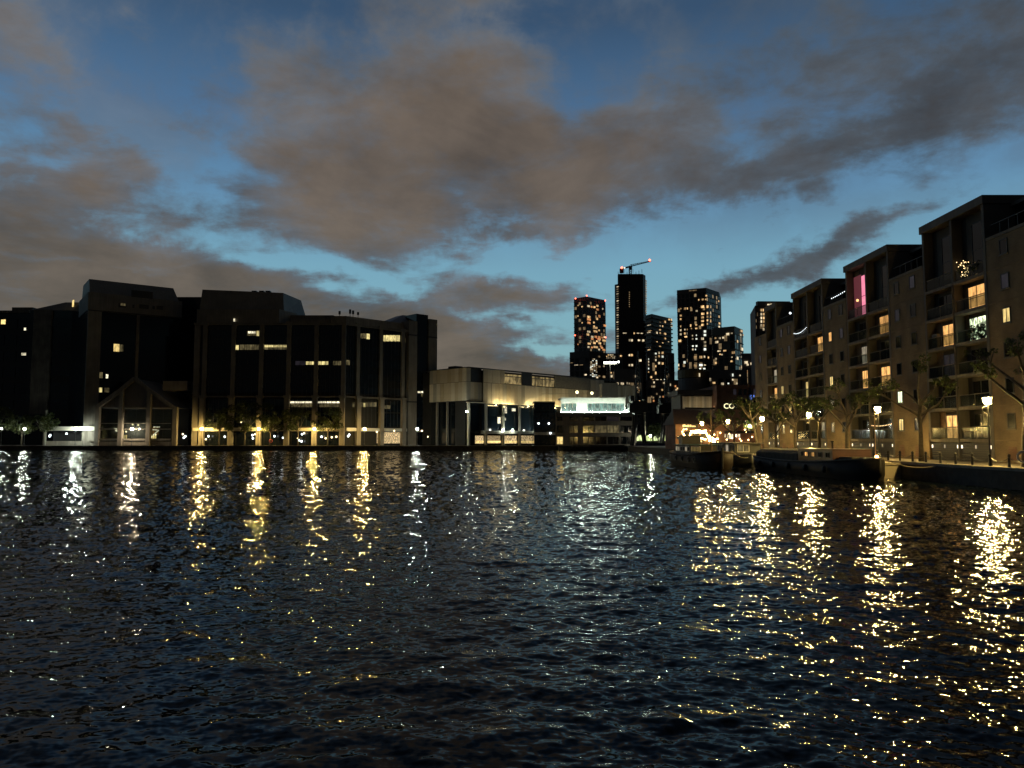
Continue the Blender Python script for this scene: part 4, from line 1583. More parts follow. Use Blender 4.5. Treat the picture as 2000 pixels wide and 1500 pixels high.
# ---------- white panelled building at 45 degrees
WB = thing('printworks_building', 'pale panelled building set cornerwise, its upper half striped cladding', 'building', (0, 0, 0))
fr = Facade(911, 236, 1176, 286)
fl2 = Facade(849, 247, 911, 236)
zT = fr.z(911, 718)
zS = fr.z(911, 745)
zP = fr.z(911, 782)
MB().prism([fl2.xy(-8, .5), fr.xy(0, .5), fr.xy(fr.L + 10, .5), fr.xy(fr.L + 10, 40), fl2.xy(-8, 40)], QZ - .2, zT - .3).build('core', CORE, WB)
pr = random.Random(5)


def clad(fc, pxs, z0, z1, v, dd):
    for p0, p1 in pxs:
        u0, u1 = fc.u(p0), fc.u(p1)
        n = max(1, round((u1 - u0) / 1.75))
        for i in range(n):
            a = u0 + (u1 - u0) * i / n
            b = u0 + (u1 - u0) * (i + 1) / n
            fc.part('cladding_panel', PANELS[pr.choice((0, 0, 1, 1, 2, 3))], WB, a + .03, b - .03, v + pr.uniform(-.05, .05), v + .35, z0, z1)


clad(fr, [(911, 940)], zP, zS - .06, -.2, 0)
clad(fr, [(940.5, 1176)], zP - .4, zS - .06, -.9, 0)
clad(fr, [(911, 918.5)], zS + .06, zT, -.2, 0)
clad(fr, [(941, 982)], zS + .06, zT, -.9, 0)
clad(fr, [(1150, 1176)], zS + .06, zT - .2, -.9, 0)
clad(fl2, [(840, 911)], zP, zS - .06, -.2, 0)
clad(fl2, [(840, 911)], zS + .06, zT, -.2, 0)
fr.part('dark_louvre', DARK, WB, fr.u(919), fr.u(940), 0, .3, zS + .06, zT - .1)
fr.part('dark_louvre', DARK, WB, fr.u(1016.5), fr.u(1035.5), -.85, -.5, zS + .06, zT - .1)
fr.part('dark_louvre', surf('charcoal_cladding', (.20, .185, .16), .6), WB, fr.u(1080), fr.u(1149.5), -.85, -.5, zS + .06, zT - .1)
DIMW = emit('dim_workshop', (.85, .62, .26), .22, .7, .5)
for p0, p1, n in ((982.5, 1016, 2), (1036, 1079.5, 4)):
    u0, u1 = fr.u(p0), fr.u(p1)
    for i in range(n):
        a, b = u0 + (u1 - u0) * i / n, u0 + (u1 - u0) * (i + 1) / n
        o = fr.part('window', DIMW, WB, a + .08, b - .08, -.6, -.5, zS + .2, zT - 1.0)
    fr.part('window_frame', DARK, WB, u0, u1, -.7, -.58, (zS + zT) / 2 + .3, (zS + zT) / 2 + .55)
fr.part('roof_edge', DARK, WB, 0, fr.L + 10, -1.0, 1, zT + .01, zT + .25)
fl2.part('roof_edge', DARK, WB, -8, fl2.L - .3, -.4, 1, zT + .01, zT + .25)
fl2.part('roof_plant', DARK, WB, fl2.u(866), fl2.u(880), 2, 5, zT + .25, zT + 1.2)
fe = Facade(1176, 262, 1242, 262)
fe.part('end_wall', PANELS[2], WB, 0, fe.u(1207), 0, 8, 12, fe.z(1200, 748))
for i in range(7):
    a, b = 1207 + i * 4.7, 1207 + (i + 1) * 4.7
    for z0_, z1_ in ((14, fe.z(1220, 773) - .04), (fe.z(1220, 773) + .04, fe.z(1220, 753))):
        fe.part('cladding_panel', PANELS[(0, 3, 1, 0, 1, 3, 0)[i]], WB, fe.u(a) + .03, fe.u(b) - .03, -.3, .2, z0_, z1_)
# lower glazing and slim columns
for p0, p1 in ((912, 938), (940, 979), (979, 1011), (1011, 1042), (1042, 1090)):
    u0, u1 = fr.u(p0, 850), fr.u(p1, 850)
    fr.part('window', BGLASS, WB, u0 + .3, u1 - .3, .1, .2, 5.6, zP - .7)
    fr.part('window', DGLASS, WB, u0 + .3, u1 - .3, .1, .2, QZ, 5.4)
    for k in range(1, 4):
        pass
fr.part('soffit', PANELS[0], WB, fr.u(912), fr.L, -.9, .4, zP - .68, zP - .42)
for p_ in (911.5, 945.5, 979, 1011, 1041):
    u = fr.u(p_, 850)
    fr.part('column', STEEL_W, WB, u - .32, u + .32, -1.2, -.5, QZ - .03, zP - .7)
for p_ in (856, 876):
    u = fl2.u(p_, 850)
    fl2.part('column', STONE_D, WB, u - .3, u + .3, -.8, -.2, QZ - .03, zP)
fl2.part('window', DGLASS, WB, fl2.u(842), fl2.L - .4, .1, .3, QZ, zP - .3)
fr.part('canopy', STEEL_W, WB, fr.u(939, 850), fr.u(1090, 850), -2.6, .0, 5.0, 6.0)
for p0, p1 in ((928, 944), (947.5, 977), (981, 1009), (1013, 1040)):
    fr.lit(WB, p0, p1, 851, 866.5, E_SHOP, -.05, 'shop_window')
    fr.lit(WB, p0, p1, 861, 865, E_YELLOW, -.25, 'counter_light')
for px0, px1, py0, py1 in ((983, 990, 795.5, 807), (1000, 1007, 798, 803), (972, 977.5, 815, 827), (985, 988, 816, 821)):
    fr.lit(WB, px0, px1, py0, py1, E_WHITE, .0)
spot = MB().ball((0, 0, 0), .20, 8, 6).mesh('canopy_lamp', E_DIMW)
for px, py in ((970.5, 842), (989, 843), (1036, 843), (1075, 846)):
    u = fr.u(px, py)
    x, y = fr.xy(u, -2.9)
    inst(spot, 'canopy_lamp', WB, (x, y, 6.25))
hous = MB().box(-1.7, 1.7, -.22, -.14, -.1, .3).box(-1.7, 1.7, -.14, .2, -.1, -.02).mesh('added_housing', DARK)  # black housing added to screen the glowing strip from the front
up = MB().box(-1.6, 1.6, -.08, .08, 0, .1).mesh('uplight', emit('uplight_glow', (1, .78, .36), 100))
for px in (966, 980, 992):
    x, y = fr.xy(fr.u(px, 850), -2.3)
    inst(up, 'uplight', WB, (x, y, zP - 1.2), fr.ang)
    inst(hous, 'added_housing', WB, (x, y, zP - 1.2), fr.ang)
for px in (1028, 1045, 1062, 1080, 1100, 1120, 1140):  # further uplights, added out of view to brighten the right-hand panels
    x, y = fr.xy(fr.u(px, 850), -2.4)
    inst(up, 'uplight', WB, (x, y, zP - 1.2), fr.ang)
    inst(hous, 'added_housing', WB, (x, y, zP - 1.2), fr.ang)
p = at(912, 804, 232)
lp = thing('wall_lantern', 'white lantern high on the corner column of the panelled building', 'lantern', tuple(p))
MB().ball((0, 0, 0), .2, 8, 6).build('globe', E_DIMW, lp)
MB().box(-.05, .05, .0, 2.4, -.3, -.2).build('arm', DARK, lp)

# ---------- low stone building with white lit top storey
TB = thing('terrace_building', 'low stone building with a brilliant white lit top storey and terrace', 'building', (0, 0, 0))
fs = Facade(1085, 230, 1242, 230)
z1, z2, z3, z4 = fs.z(1150, 848), fs.z(1150, 826), fs.z(1150, 806), fs.z(1150, 778)
fs.part('core', CORE, TB, .3, fs.L - .2, .6, 18, QZ - .2, z3 - .2)


def wall_with_holes(fc, root, name, mat, u0, u1, za, zb, holes, v0=0, v1=.5):
    """wall strip between holes (list of (u0,u1,z0,z1) sharing rows): built from boxes as one wall part"""
    q = fc.mb()
    zs = sorted({za, zb} | {h[2] for h in holes} | {h[3] for h in holes})
    for a, b in zip(zs[:-1], zs[1:]):
        hs = sorted((h[0], h[1]) for h in holes if h[2] <= a + 1e-6 and h[3] >= b - 1e-6)
        cur = u0
        for h0, h1 in hs:
            if h0 > cur:
                q.box(cur, h0, v0, v1, a, b)
            cur = h1
        if cur < u1:
            q.box(cur, u1, v0, v1, a, b)
    return q.build(name, mat, root)


rows = [(fs.z(1150, 867.5), fs.z(1150, 853)), (fs.z(1150, 845.5), fs.z(1150, 831)), (fs.z(1150, 822), fs.z(1150, 808.5))]
colsW = [(1087.5, 1099), (1112, 1128), (1138, 1160), (1162, 1184), (1186, 1208), (1211, 1234)]
holes = [(fs.u(a), fs.u(b), r0, r1) for r0, r1 in rows for a, b in colsW]
wall_with_holes(fs, TB, 'wall', surf('brown_grey_stone', (.22, .185, .15), .8, var=.2, scale=.5, streak=.2), 0, fs.L, QZ - .03, z3, holes)
litmap = {(0, 0): E_YELLOW, (1, 3): E_OFFD, (1, 4): E_OFFD, (2, 4): E_VIOLET}
for ri, (r0, r1) in enumerate(rows):
    for ci, (a, b) in enumerate(colsW):
        fs.part('window', litmap.get((ri, ci), DGLASS), TB, fs.u(a) + .02, fs.u(b) - .02, .3, .4, r0 + .02, r1 - .02)
        uu = (fs.u(a) + fs.u(b)) / 2
        fs.part('glazing_bar', DARK, TB, uu - .06, uu + .06, .2, .3, r0, r1)
fs.part('parapet', RENDERG, TB, -.1, fs.L, -.6, -.1, z3 - 1.2, z3 + .1)
ws0, ws1 = fs.u(1096), fs.u(1223)
hol = [(fs.u(1097), fs.u(1127), z3 + .2, fs.z(1150, 787)), (fs.u(1148), fs.u(1221), z3 + .2, fs.z(1150, 787))]
wall_with_holes(fs, TB, 'white_wall', WHITEP, ws0, ws1, z3 + .02, z4, hol, 2.2, 2.6)
fs.part('roof', WHITEP, TB, ws0 - .3, ws1 + .3, 1.9, 12, z4 + .003, z4 + .35)
for a, b, n in ((1097, 1127, 4), (1148, 1221, 9)):
    for i in range(n):
        u0, u1 = fs.u(a) + (fs.u(b) - fs.u(a)) * i / n, fs.u(a) + (fs.u(b) - fs.u(a)) * (i + 1) / n
        fs.part('window', E_TEALW, TB, u0 + .06, u1 - .06, 2.4, 2.5, z3 + .25, fs.z(1150, 787) - .05)
fs.part('side_wall', WHITEP, TB, fs.u(1223.5), fs.u(1238), 2.2, 2.6, z3 + .02, fs.z(1150, 799))
led = MB().box(-.8, .8, -.08, .08, 0, .14).mesh('light_strip', E_LED)
for px in (1102, 1110, 1118, 1132, 1140, 1152, 1162, 1172, 1182, 1192, 1204, 1214, 1226, 1234):
    x, y = fs.xy(fs.u(px), 1.1)
    inst(led, 'light_strip', TB, (x, y, z3 + .16))
fs.part('roof_rail', STEEL_W, TB, ws0 - 6, ws1 - 4, 3, 3.08, z4 + 1.5, z4 + 1.6)
for i, (px, py) in enumerate(((1127, 766), (1156, 768))):
    p = at(px, py, 234)
    t = thing('globe_lamp', 'left glowing globe lamp on a pole on the white terrace roof' if i == 0 else 'right glowing globe lamp on a pole on the white terrace roof', 'globe lamp', (p.x, 234, z4 + .35))
    h = p.z - z4 - .35
    MB().tube([(0, 0, 0), (0, 0, h - .3)], .09, 6).build('post', DARK, t)
    MB().ball((0, 0, h), .46, 10, 8).build('globe', emit('globe_glow%d' % i, (1, .85, .5), 3.5), t, True)
MB().frame(0, 0, 0, 0)
# dark annex at the left of it
AX = thing('glass_annex', 'low dark glass annex between the panelled building and the white terrace', 'building', (0, 0, 0))
fx = Facade(1043, 231.5, 1084, 231.5)
fx.part('core', DGLASS, AX, 0, fx.L, .3, 12, QZ - .2, fx.z(1060, 786))
fx.part('roof_edge', DARK, AX, -.2, fx.L, -.2, 12, fx.z(1060, 786) + .003, fx.z(1060, 784))
for k, (za_, zb_) in enumerate(((848, 868), (826, 844), (806, 823), (789, 803))):
    for j in range(3):
        a = fx.L * j / 3
        fx.part('window', BGLASS, AX, a + .1, a + fx.L / 3 - .1, .1, .25, fx.z(1060, zb_ if zb_ < 868 else 867), fx.z(1060, za_))
fx.part('canopy', STEEL_W, AX, 0, fx.L, -1.2, .0, 4.6, 5.4)
for px, py in ((1052, 827), (1072, 827), (1075, 846)):
    inst(bulb, 'lamp', AX, at(px, py, 230.2))

# ---------- dock cranes


def dock_crane(label, px, Y, s=1.0, rz=0.0):
    p = at(px, 868, Y)
    t = thing('dock_crane', label, 'crane', (p.x, Y, QZ), rz, 'old dock cranes')
    k = Y / F * s
    q = MB()
    for sx in (-1, 1):
        for sy in (-1, 1):
            o_ = MB().tube([(sx * 13 * k, sy * 1.8, 0), (sx * 9 * k, sy * 1.6, 25 * k), (sx * 6.5 * k, sy * 1.4, 62 * k)], [.42, .38, .34], 6)
            o_.build('leg', IRON, t)
    MB().box(-9 * k, 9 * k, -1.7, 1.7, 60 * k, 64 * k).build('platform', IRON, t)
    MB().tube([(-8 * k, -1.7, 30 * k), (6 * k, -1.7, 60 * k)], .2, 5).tube([(8 * k, -1.7, 30 * k), (-6 * k, -1.7, 60 * k)], .2, 5).build('brace', IRON, t)
    MB().box(-19 * k, 15 * k, -2.2, 2.2, 65 * k, 82 * k).box(-13 * k, 13 * k, -2.4, 2.4, 82 * k, 86 * k).build('machine_house', IRON, t)
    MB().box(9 * k, 16 * k, -1.9, 1.9, 67 * k, 79 * k).build('cab', DARK, t)
    q = MB()
    for dx in (-5, 5):
        q.tube([(dx * k, -1, 84 * k), (dx * .5 * k, 0, 150 * k), (1 * k, 0, 185 * k)], [.26, .2, .16], 5)
    for i in range(10):
        a = 84 + i * 9.5
        w = 5 * (1 - (a - 84) / 130)
        q.tube([(-w * k, 0, a * k), (w * k, 0, (a + 9) * k)], .12, 4)
        q.tube([(w * k, 0, a * k), (-w * k, 0, (a + 9) * k)], .12, 4)
    q.build('jib', IRON, t)
    MB().box(-16 * k, -9 * k, -1.8, 1.8, 86 * k, 97 * k).build('counterweight', IRON, t)


dock_crane('left old black dock crane beside the white lit terrace', 1247, 222.9)
dock_crane('right old black dock crane between the arches and the pub', 1304, 224.0, .96)
MB_post = MB()
ml = thing('light_mast', 'slim pale mast beside the left dock crane', 'mast', tuple(at(1259, 868, 229).xy) + (QZ,))
MB().tube([(0, 0, 0), (0, 0, 14)], [.45, .3], 8).build('post', CREAM, ml)

# ---------- arcade with green lit arches
AR = thing('arcade', 'low arcade with green lit round arches behind the dock cranes', 'arcade', (0, 0, 0))
f_ = Facade(1228, 240, 1314, 240)
f_.part('wall', CORE, AR, 0, f_.L, .4, 6, QZ - .2, f_.z(1270, 846))
for p0, p1 in ((1231, 1241), (1244, 1259), (1261, 1274), (1277, 1290), (1294, 1308)):
    (u0, za_), (u1, _) = f_.hit(p0, 861), f_.hit(p1, 861)
    pts = [(u0, za_), (u1, za_)]
    hh = f_.z(1270, 850) - za_
    for i in range(9):
        a = math.pi * i / 8
        pts.append(((u0 + u1) / 2 + (u1 - u0) / 2 * math.cos(a), za_ + hh * .45 + hh * .55 * math.sin(a)))
    q = f_.mb()
    q.extr(pts, .2, .35)
    q.build('arch_window', E_ARCH, AR)
for px, py, lab in ((1270.5, 850, 'white lamp before the green lit arches'), (1312.5, 851, 'white lamp between the right dock crane and the brown barge')):
    p = at(px, 851, 226.5)
    lamp(lab, (p.x, 226.5, QZ), E_DIMW, GRP2, h=p.z - QZ, rad=.2, rz=R(90))

# ---------- pub and its garlands
PB = thing('pub', 'gabled brown pub with lit windows behind the golden garlands', 'pub', (0, 0, 0))
fq2 = Facade(1318, 150, 1413, 150)
ze = fq2.z(1360, 829)
zrg = fq2.z(1360, 797)
fq2.part('wall', REDB, PB, 0, fq2.L, 0, 10, QZ - .1, ze)
MB().frame(fq2.o.x, fq2.o.y, 0, fq2.ang).add(
    [(-.4, -.5, ze), (fq2.L + .6, -.5, ze), (fq2.L + .6, 10.5, ze), (-.4, 10.5, ze), (.6, 5, zrg), (fq2.L - 3.5, 5, zrg - .2)],
    [(0, 1, 5, 4), (1, 2, 5), (2, 3, 4, 5), (3, 0, 4), (3, 2, 1, 0)]).build('roof', TILE, PB)
for p0, p1, py0, py1, mt in ((1331, 1336, 844, 864, E_ORANGE), (1340, 1348, 852, 864, E_ORANGE), (1352, 1360, 852, 864, E_ORANGE), (1364, 1372, 852, 864, E_YELLOW),
                             (1376, 1384, 852, 864, E_ORANGE), (1388, 1394, 852, 864, E_YELLOW), (1400, 1404, 842, 856, E_ORANGE)):
    fq2.lit(PB, p0, p1, py0, py1, mt, -.06)
fq2.lit(PB, 1337, 1340, 847, 850, E_PINK, -.3, 'sign_light')
lt = [(1334, 5), (1337.5, 6), (1341, 4), (1344, 6), (1347.5, 5), (1351, 4), (1354, 3), (1357, 3)]
q = fq2.mb()
for i, (px, h) in enumerate(lt):
    u, z = fq2.hit(px, 834)
    hh = h * .1 * .9
    q.box(u - .11, u - .04, -.35, -.25, z, z + hh)
    q.box(u + .04, u + .11, -.35, -.25, z, z + hh * (.7 if i % 2 else 1))
    q.box(u - .04, u + .04, -.34, -.26, z + hh * .4, z + hh * .55)
q.build('lettering', emit('gold_lettering', (1, .62, .22), 2.2), PB)
fq2.part('sign_board', DARK, PB, fq2.u(1333), fq2.u(1361), -.24, -.02, fq2.z(1345, 836), fq2.z(1345, 827))
TP = thing('terrace_pavilion', 'open pavilion outlined in thick golden garland lights beside the moored barges', 'pavilion', (0, 0, 0))
fk = Facade(1328, 132, 1408, 132)
for px in (1333, 1350, 1366, 1383, 1402):
    u = fk.u(px)
    fk.part('post', TIMBER, TP, u - .08, u + .08, 0, .16, QZ - .03, fk.z(px, 846))
(uA, zA), (uB, zB_) = fk.hit(1349, 842), fk.hit(1377, 842)
(uC, zC_), (uD, _) = fk.hit(1330, 857), fk.hit(1398, 860)
MB().frame(fk.o.x, fk.o.y, 0, fk.ang).add(
    [(uC, 0, zC_), (uD, 0, zC_), (uD, 5, zC_), (uC, 5, zC_), (uA, 2, zA), (uB, 2, zA), (uB, 3.2, zA), (uA, 3.2, zA)],
    [(0, 1, 5, 4), (1, 2, 6, 5), (2, 3, 7, 6), (3, 0, 4, 7), (4, 5, 6, 7)]).build('roof', CANVAS, TP)
gb = MB().ball((0, 0, 0), .105, 6, 4).mesh('garland_bulb', E_GARL)


def garland(pts, n, v):
    for (p0, p1) in zip(pts[:-1], pts[1:]):
        for i in range(n):
            s = i / n
            u, z = fk.hit(p0[0] + (p1[0] - p0[0]) * s, p0[1] + (p1[1] - p0[1]) * s)
            x, y = fk.xy(u, v)
            inst(gb, 'garland_bulb', TP, (x, y, z + rng.uniform(-.05, .05)))


garland([(1349, 842), (1363, 841), (1377, 843)], 9, -.3)
garland([(1349, 845), (1377, 845)], 11, -.35)
garland([(1349, 843), (1346, 853), (1338, 857)], 5, -.3)
garland([(1377, 843), (1383, 855), (1390, 864), (1397, 864)], 7, -.3)
garland([(1334, 848), (1339, 856), (1352, 858), (1366, 855), (1379, 859)], 7, -.4)
garland([(1382, 853), (1388, 859), (1396, 862)], 8, -.45)
garland([(1384, 851), (1394, 858), (1402, 856)], 6, -.5)
garland([(1384, 861), (1396, 864)], 10, -.5)
for p0, p1 in ((1337, 1342), (1390, 1396)):
    fk.lit(TP, p0, p1, 861, 864, E_YELLOW, .5, 'menu_light')
for i in range(7):
    px = 1340 + i * 9
    u = fk.u(px)
    fk.part('table', TIMBER, TP, u - .4, u + .4, -.4, .4, QZ + .68, QZ + .75)
    fk.part('table_leg', IRON, TP, u - .04, u + .04, -.04, .04, QZ - .03, QZ + .68)

# low wall building with white windows and signs behind the trees
SH = thing('shop_row', 'dark low building with small white windows right of the lit pub', 'building', (0, 0, 0))
fh = Facade(1398, 168, 1482, 168)
fh.part('wall', REDB, SH, 0, fh.L, 0, 10, QZ - .1, fh.z(1430, 800))
for p0, p1, py0, py1 in ((1406, 1409, 848, 854), (1411.5, 1417, 848, 854), (1421, 1432, 848, 857), (1437, 1439.5, 848, 854), (1442, 1445, 848, 854)):
    fh.lit(SH, p0, p1, py0, py1, E_WHITE, -.08)
fh.part('fascia', DARK, SH, 0, fh.L, -.5, .0, fh.z(1430, 846), fh.z(1430, 842))
ZB2 = thing('brick_warehouse', 'dark tall building carrying a yellow sign above the shop row', 'building', (0, 0, 0))
fz = Facade(1400, 200, 1500, 200)
fz.part('wall', REDB, ZB2, 0, fz.L, 0, 20, QZ - .1, fz.z(1440, 752))
for i in range(5):
    for j in range(4):
        px0 = 1432 + i * 10
        fz.lit(ZB2, px0, px0 + 6, 760 + j * 20, 771 + j * 20, DGLASS if (i + j) % 4 else E_VIOLET, -.06)


def sign(text, fc, px, py0, py1, mat, root, extr=.08, v=-.3):
    cu_ = bpy.data.curves.new('lettering', 'FONT')
    cu_.body = text
    cu_.extrude = extr
    u, z = fc.hit(px, py1)
    _, zt = fc.hit(px, py0)
    cu_.size = (zt - z) / .7
    cu_.materials.append(mat)
    tmp = bpy.data.objects.new('lettering', cu_)
    COL.objects.link(tmp)
    bpy.context.view_layer.update()
    me = bpy.data.meshes.new_from_object(tmp.evaluated_get(bpy.context.evaluated_depsgraph_get()))
    bpy.data.objects.remove(tmp)
    o = inst(me, 'lettering', root)
    x, y = fc.xy(u, v)
    o.location = (x, y, z)
    o.rotation_euler = (math.pi / 2, 0, fc.ang)
    return o


sg = thing('illuminated_sign', 'yellow illuminated two letter sign above the shop row', 'sign', (0, 0, 0))
sign('CO', fz, 1412.5, 788, 798, E_SIGNY, sg, v=-.4)
fz.part('backing', DARK, sg, fz.u(1412), fz.u(1428), -.3, -.1, fz.z(1420, 799.5), fz.z(1420, 786.5))
for px, mt in ((1441, E_WHITE),):
    fz.lit(ZB2, px - 2, px + 2, 788, 796, mt, -.1)
sg2 = thing('illuminated_sign', 'small blue illuminated number sign beside the far end block', 'sign', (0, 0, 0))
sign('61', fz, 1462.5, 771.5, 780, E_SIGNB, sg2, v=-.4)
fz.part('backing', DARK, sg2, fz.u(1461), fz.u(1474), -.3, -.1, fz.z(1467, 781.5), fz.z(1467, 770.5))

# pale striped hall behind the pub
HL = thing('striped_hall', 'pale vertically striped hall lit behind the brown pub roof', 'building', (0, 0, 0))
fi = Facade(1329, 205, 1398, 205)
fi.part('core', DARK, HL, 0, fi.L, .4, 12, QZ - .1, fi.z(1350, 773))
n = 15
for i in range(n):
    px0, px1 = 1333 + i * 4.25, 1333 + (i + 1) * 4.25
    fi.part('cladding_panel', PANELS[(0, 1, 3, 0, 2, 1)[i % 6]], HL, fi.u(px0), fi.u(px1) - .05, .05, .38, fi.z(1350, 798), fi.z(1350, 774))
fi.part('roof', DARK, HL, -1, fi.L + .5, -.8, 12, fi.z(1350, 772), fi.z(1350, 762))
for px in (1345, 1365, 1385):
    x, y = fi.xy(fi.u(px), -2.2)
    inst(MB().box(-.8, .8, -.06, .06, 0, .08).mesh('uplight', emit('hall_uplight%d' % px, (1, .8, .45), 26)), 'uplight', HL, (x, y, fi.z(1350, 799)), fi.ang)
    inst(hous, 'added_housing', HL, (x, y - .25, fi.z(1350, 799)), fi.ang)

# small lamps of the waterfront street behind the boats
wl = MB().ball((0, 0, 0), .13, 8, 6).mesh('wall_lamp', emit('wall_lamp_warm', (1, .62, .24), 16))
rl = random.Random(44)
for root_, fc_, a_, b_, n_ in ((PB, fq2, 1322, 1410, 16), (SH, fh, 1400, 1480, 16)):
    for i in range(n_):
        px, py = a_ + (b_ - a_) * (i + rl.uniform(.1, .9)) / n_, rl.uniform(838, 866)
        u_, z_ = fc_.hit(px, py)
        x_, y_ = fc_.xy(u_, -.4)
        inst(wl, 'wall_lamp', root_, (x_, y_, z_))
# ------------------------------------------------------------------ skyline towers


def c7(x, y):
    return 1100 + x / 7.5, 560 + y / 7.5


def c8(x, y):
    return 1300 + x / 7.145, 550 + y / 7.145


def tower(label, pts, z_top_px, mat, name='tower', floors=0, cat='tower', depth=30, zfloor=None):
    """pts: list of (px, Y) of the visible faces' edges left to right"""
    t = thing(name, label, cat, (0, 0, 0))
    P = [at(px, 760, Y) for px, Y in pts]
    zt = max(zof(pyt, Y, px) for (px, Y), pyt in zip(pts, z_top_px))
    back = [(P[-1].x + .05 * P[-1].x, P[-1].y + depth), (P[0].x + .05 * P[0].x, P[0].y + depth)]
    MB().prism([(p.x, p.y) for p in P] + back, QZ - 1, zt).build('body', mat, t)
    fcs = [Facade(pts[i][0], pts[i][1], pts[i + 1][0], pts[i + 1][1]) for i in range(len(pts) - 1)]
    if floors:
        q = MB()
        for fc in fcs:
            q.frame(fc.o.x, fc.o.y, 0, fc.ang)
            for k in range(1, floors):
                z = zt * k / floors
                q.box(-.15, fc.L + .15, -.35, -.02, z, z + .5)
        q.build('floor_bands', mat, t, kind='stuff')
        q = MB()
        for fc in fcs:
            q.frame(fc.o.x, fc.o.y, 0, fc.ang)
            nc = max(2, int(fc.L / 3.6))
            for k in range(floors - 1):
                z = zt * k / floors
                for j in range(nc):
                    if (k * 31 + j * 17) % 7 == 0:
                        continue
                    a = fc.L * (j + .18) / nc
                    q.box(a, a + fc.L * .62 / nc, -.12, -.02, z + .8, z + zt / floors - .4)
        q.build('unlit_windows', DGLASS, t, kind='stuff')
        q = MB()
        rr = random.Random(len(label))
        for fc in fcs:
            q.frame(fc.o.x, fc.o.y, 0, fc.ang)
            nc = max(2, int(fc.L / 3.6))
            for k in range(floors - 1):
                for j in range(nc):
                    if rr.random() < .16:
                        z = zt * k / floors
                        a = fc.L * (j + .18) / nc
                        q.box(a, a + fc.L * .5 / nc, -.3, -.15, z + .9, z + zt / floors - .5)
        q.build('dim_windows', E_TW[3], t, kind='stuff')
    return t, fcs, zt, pts


def lit_windows(tw, lst, conv, mats=None, seed=1, w0=22, h0=22):
    t, fcs, zt, pts = tw
    r = random.Random(seed)
    for it in lst:
        x, y = it[0], it[1]
        w = it[2] if len(it) > 2 else w0
        h = it[3] if len(it) > 3 else h0
        px, py = conv(x, y)
        k = 8.4
        fi_ = 0
        for i in range(len(fcs)):
            if px >= pts[i][0]:
                fi_ = i
        m = E_TW[r.choice(mats or (0, 0, 1, 1, 3))]
        fcs[fi_].lit(t, px - w / k / 2, px + w / k / 2, py - h / k / 2, py + h / k / 2, m, -.55)


T1 = tower('left skyline tower with scattered warm windows and red roof lights', [(1122, 660), (1147, 650), (1183.5, 668)], [583, 579, 587], TOWERM, floors=34)
lit_windows(T1, [(225, 275), (283, 292), (365, 285, 40), (410, 295, 30), (450, 300, 36), (495, 280, 30), (497, 335, 40), (573, 325, 14), (222, 430, 14), (370, 445, 56, 26),
                 (370, 480, 56, 24), (370, 530, 50, 26), (525, 435, 30, 36), (490, 470, 30, 30), (282, 530, 16), (445, 525, 24), (605, 570, 40, 26), (445, 580, 24), (465, 602, 70, 22),
                 (520, 640, 22), (465, 655, 60), (370, 660, 50), (355, 700, 40, 26), (420, 735, 40, 26), (470, 735, 40, 26), (520, 740, 40, 26), (565, 745, 36, 24),
                 (420, 765, 40), (520, 770, 50), (595, 790, 60), (520, 790, 30), (375, 835, 50), (450, 825, 40, 26), (530, 830, 36, 26), (415, 890, 30), (470, 885, 70),
                 (365, 885, 30), (560, 895, 36), (520, 920, 24), (590, 925, 50), (222, 845, 18), (600, 740, 30), (540, 870, 20), (490, 800, 30)], c7, (0, 0, 1, 2), 3)
for px, py in ((1124, 583), (1146, 577.5), (1182, 587), (1123, 655), (1183, 659)):
    Y = 648 if px > 1130 else 656
    inst(MB().ball((0, 0, 0), .55, 8, 6).mesh('warning_light', E_RED), 'warning_light', T1[0], at(px, py, Y - 3 if px != 1182 and px != 1183 else 660))
T1b = tower('dark podium block with a brilliantly lit stair, under the left skyline tower', [(1113, 600), (1152, 590), (1186, 606)], [688, 688, 692], TOWERM, 'podium_block', floors=14, cat='building')
l = [(130, 1115, 40, 12), (195, 1148, 60, 16), (270, 1146, 50, 12), (330, 1290, 40, 24), (520, 1025, 26), (525, 1170, 30), (590, 1320, 40, 30), (520, 1310, 30), (490, 1330, 30), (590, 1165, 20)]
lit_windows(T1b, l, c7, (1, 1, 3), 5)
l = []
for i in range(13):
    for j in range(4):
        if rng.random() < .8:
            l.append((400 + j * 26 + rng.uniform(-4, 4), 1062 + i * 21, 20, 11))
lit_windows(T1b, l, c7, (1, 4, 3), 6)
T1c = tower('small block of bright windows left of the dark crane tower', [(1186, 560), (1217, 560)], [690, 690], TOWERM, 'low_block', floors=10, cat='building')
l = [(640 + i * 22 + rng.uniform(-4, 4), 1000 + j * 22, 16, 14) for i in range(6) for j in range(3) if rng.random() < .75] + [(845, 1015, 30), (700, 1260, 26), (710, 1310, 30, 40)]
lit_windows(T1c, l, c7, (1, 0, 3), 7)
T2 = tower('tallest dark unfinished skyline tower carrying a crane', [(1209, 600), (1258, 600), (1263.5, 606)], [535, 535, 541], TOWERB, floors=0)
fc = T2[1][0]
q = fc.mb()
for i in range(13):
    u = fc.L * i / 12
    q.box(u - .18, u + .18, -.5, -.02, 0, T2[2] - 1)
q.build('facade_fins', TOWERB, T2[0], kind='stuff')
fz2 = Facade(1202.5, 603, 1209, 600)
fz2.part('hoist_shaft', TOWERM, T2[0], 0, fz2.L, 0, 10, QZ, fz2.z(1205, 555))
for i in range(27):
    fz2.lit(T2[0], 1205.2, 1208.8, 560 + i * 4.6 - 1.0, 560 + i * 4.6 + 1.2, E_TW[3] if i % 3 else E_TW[1], -.4, 'site_light')
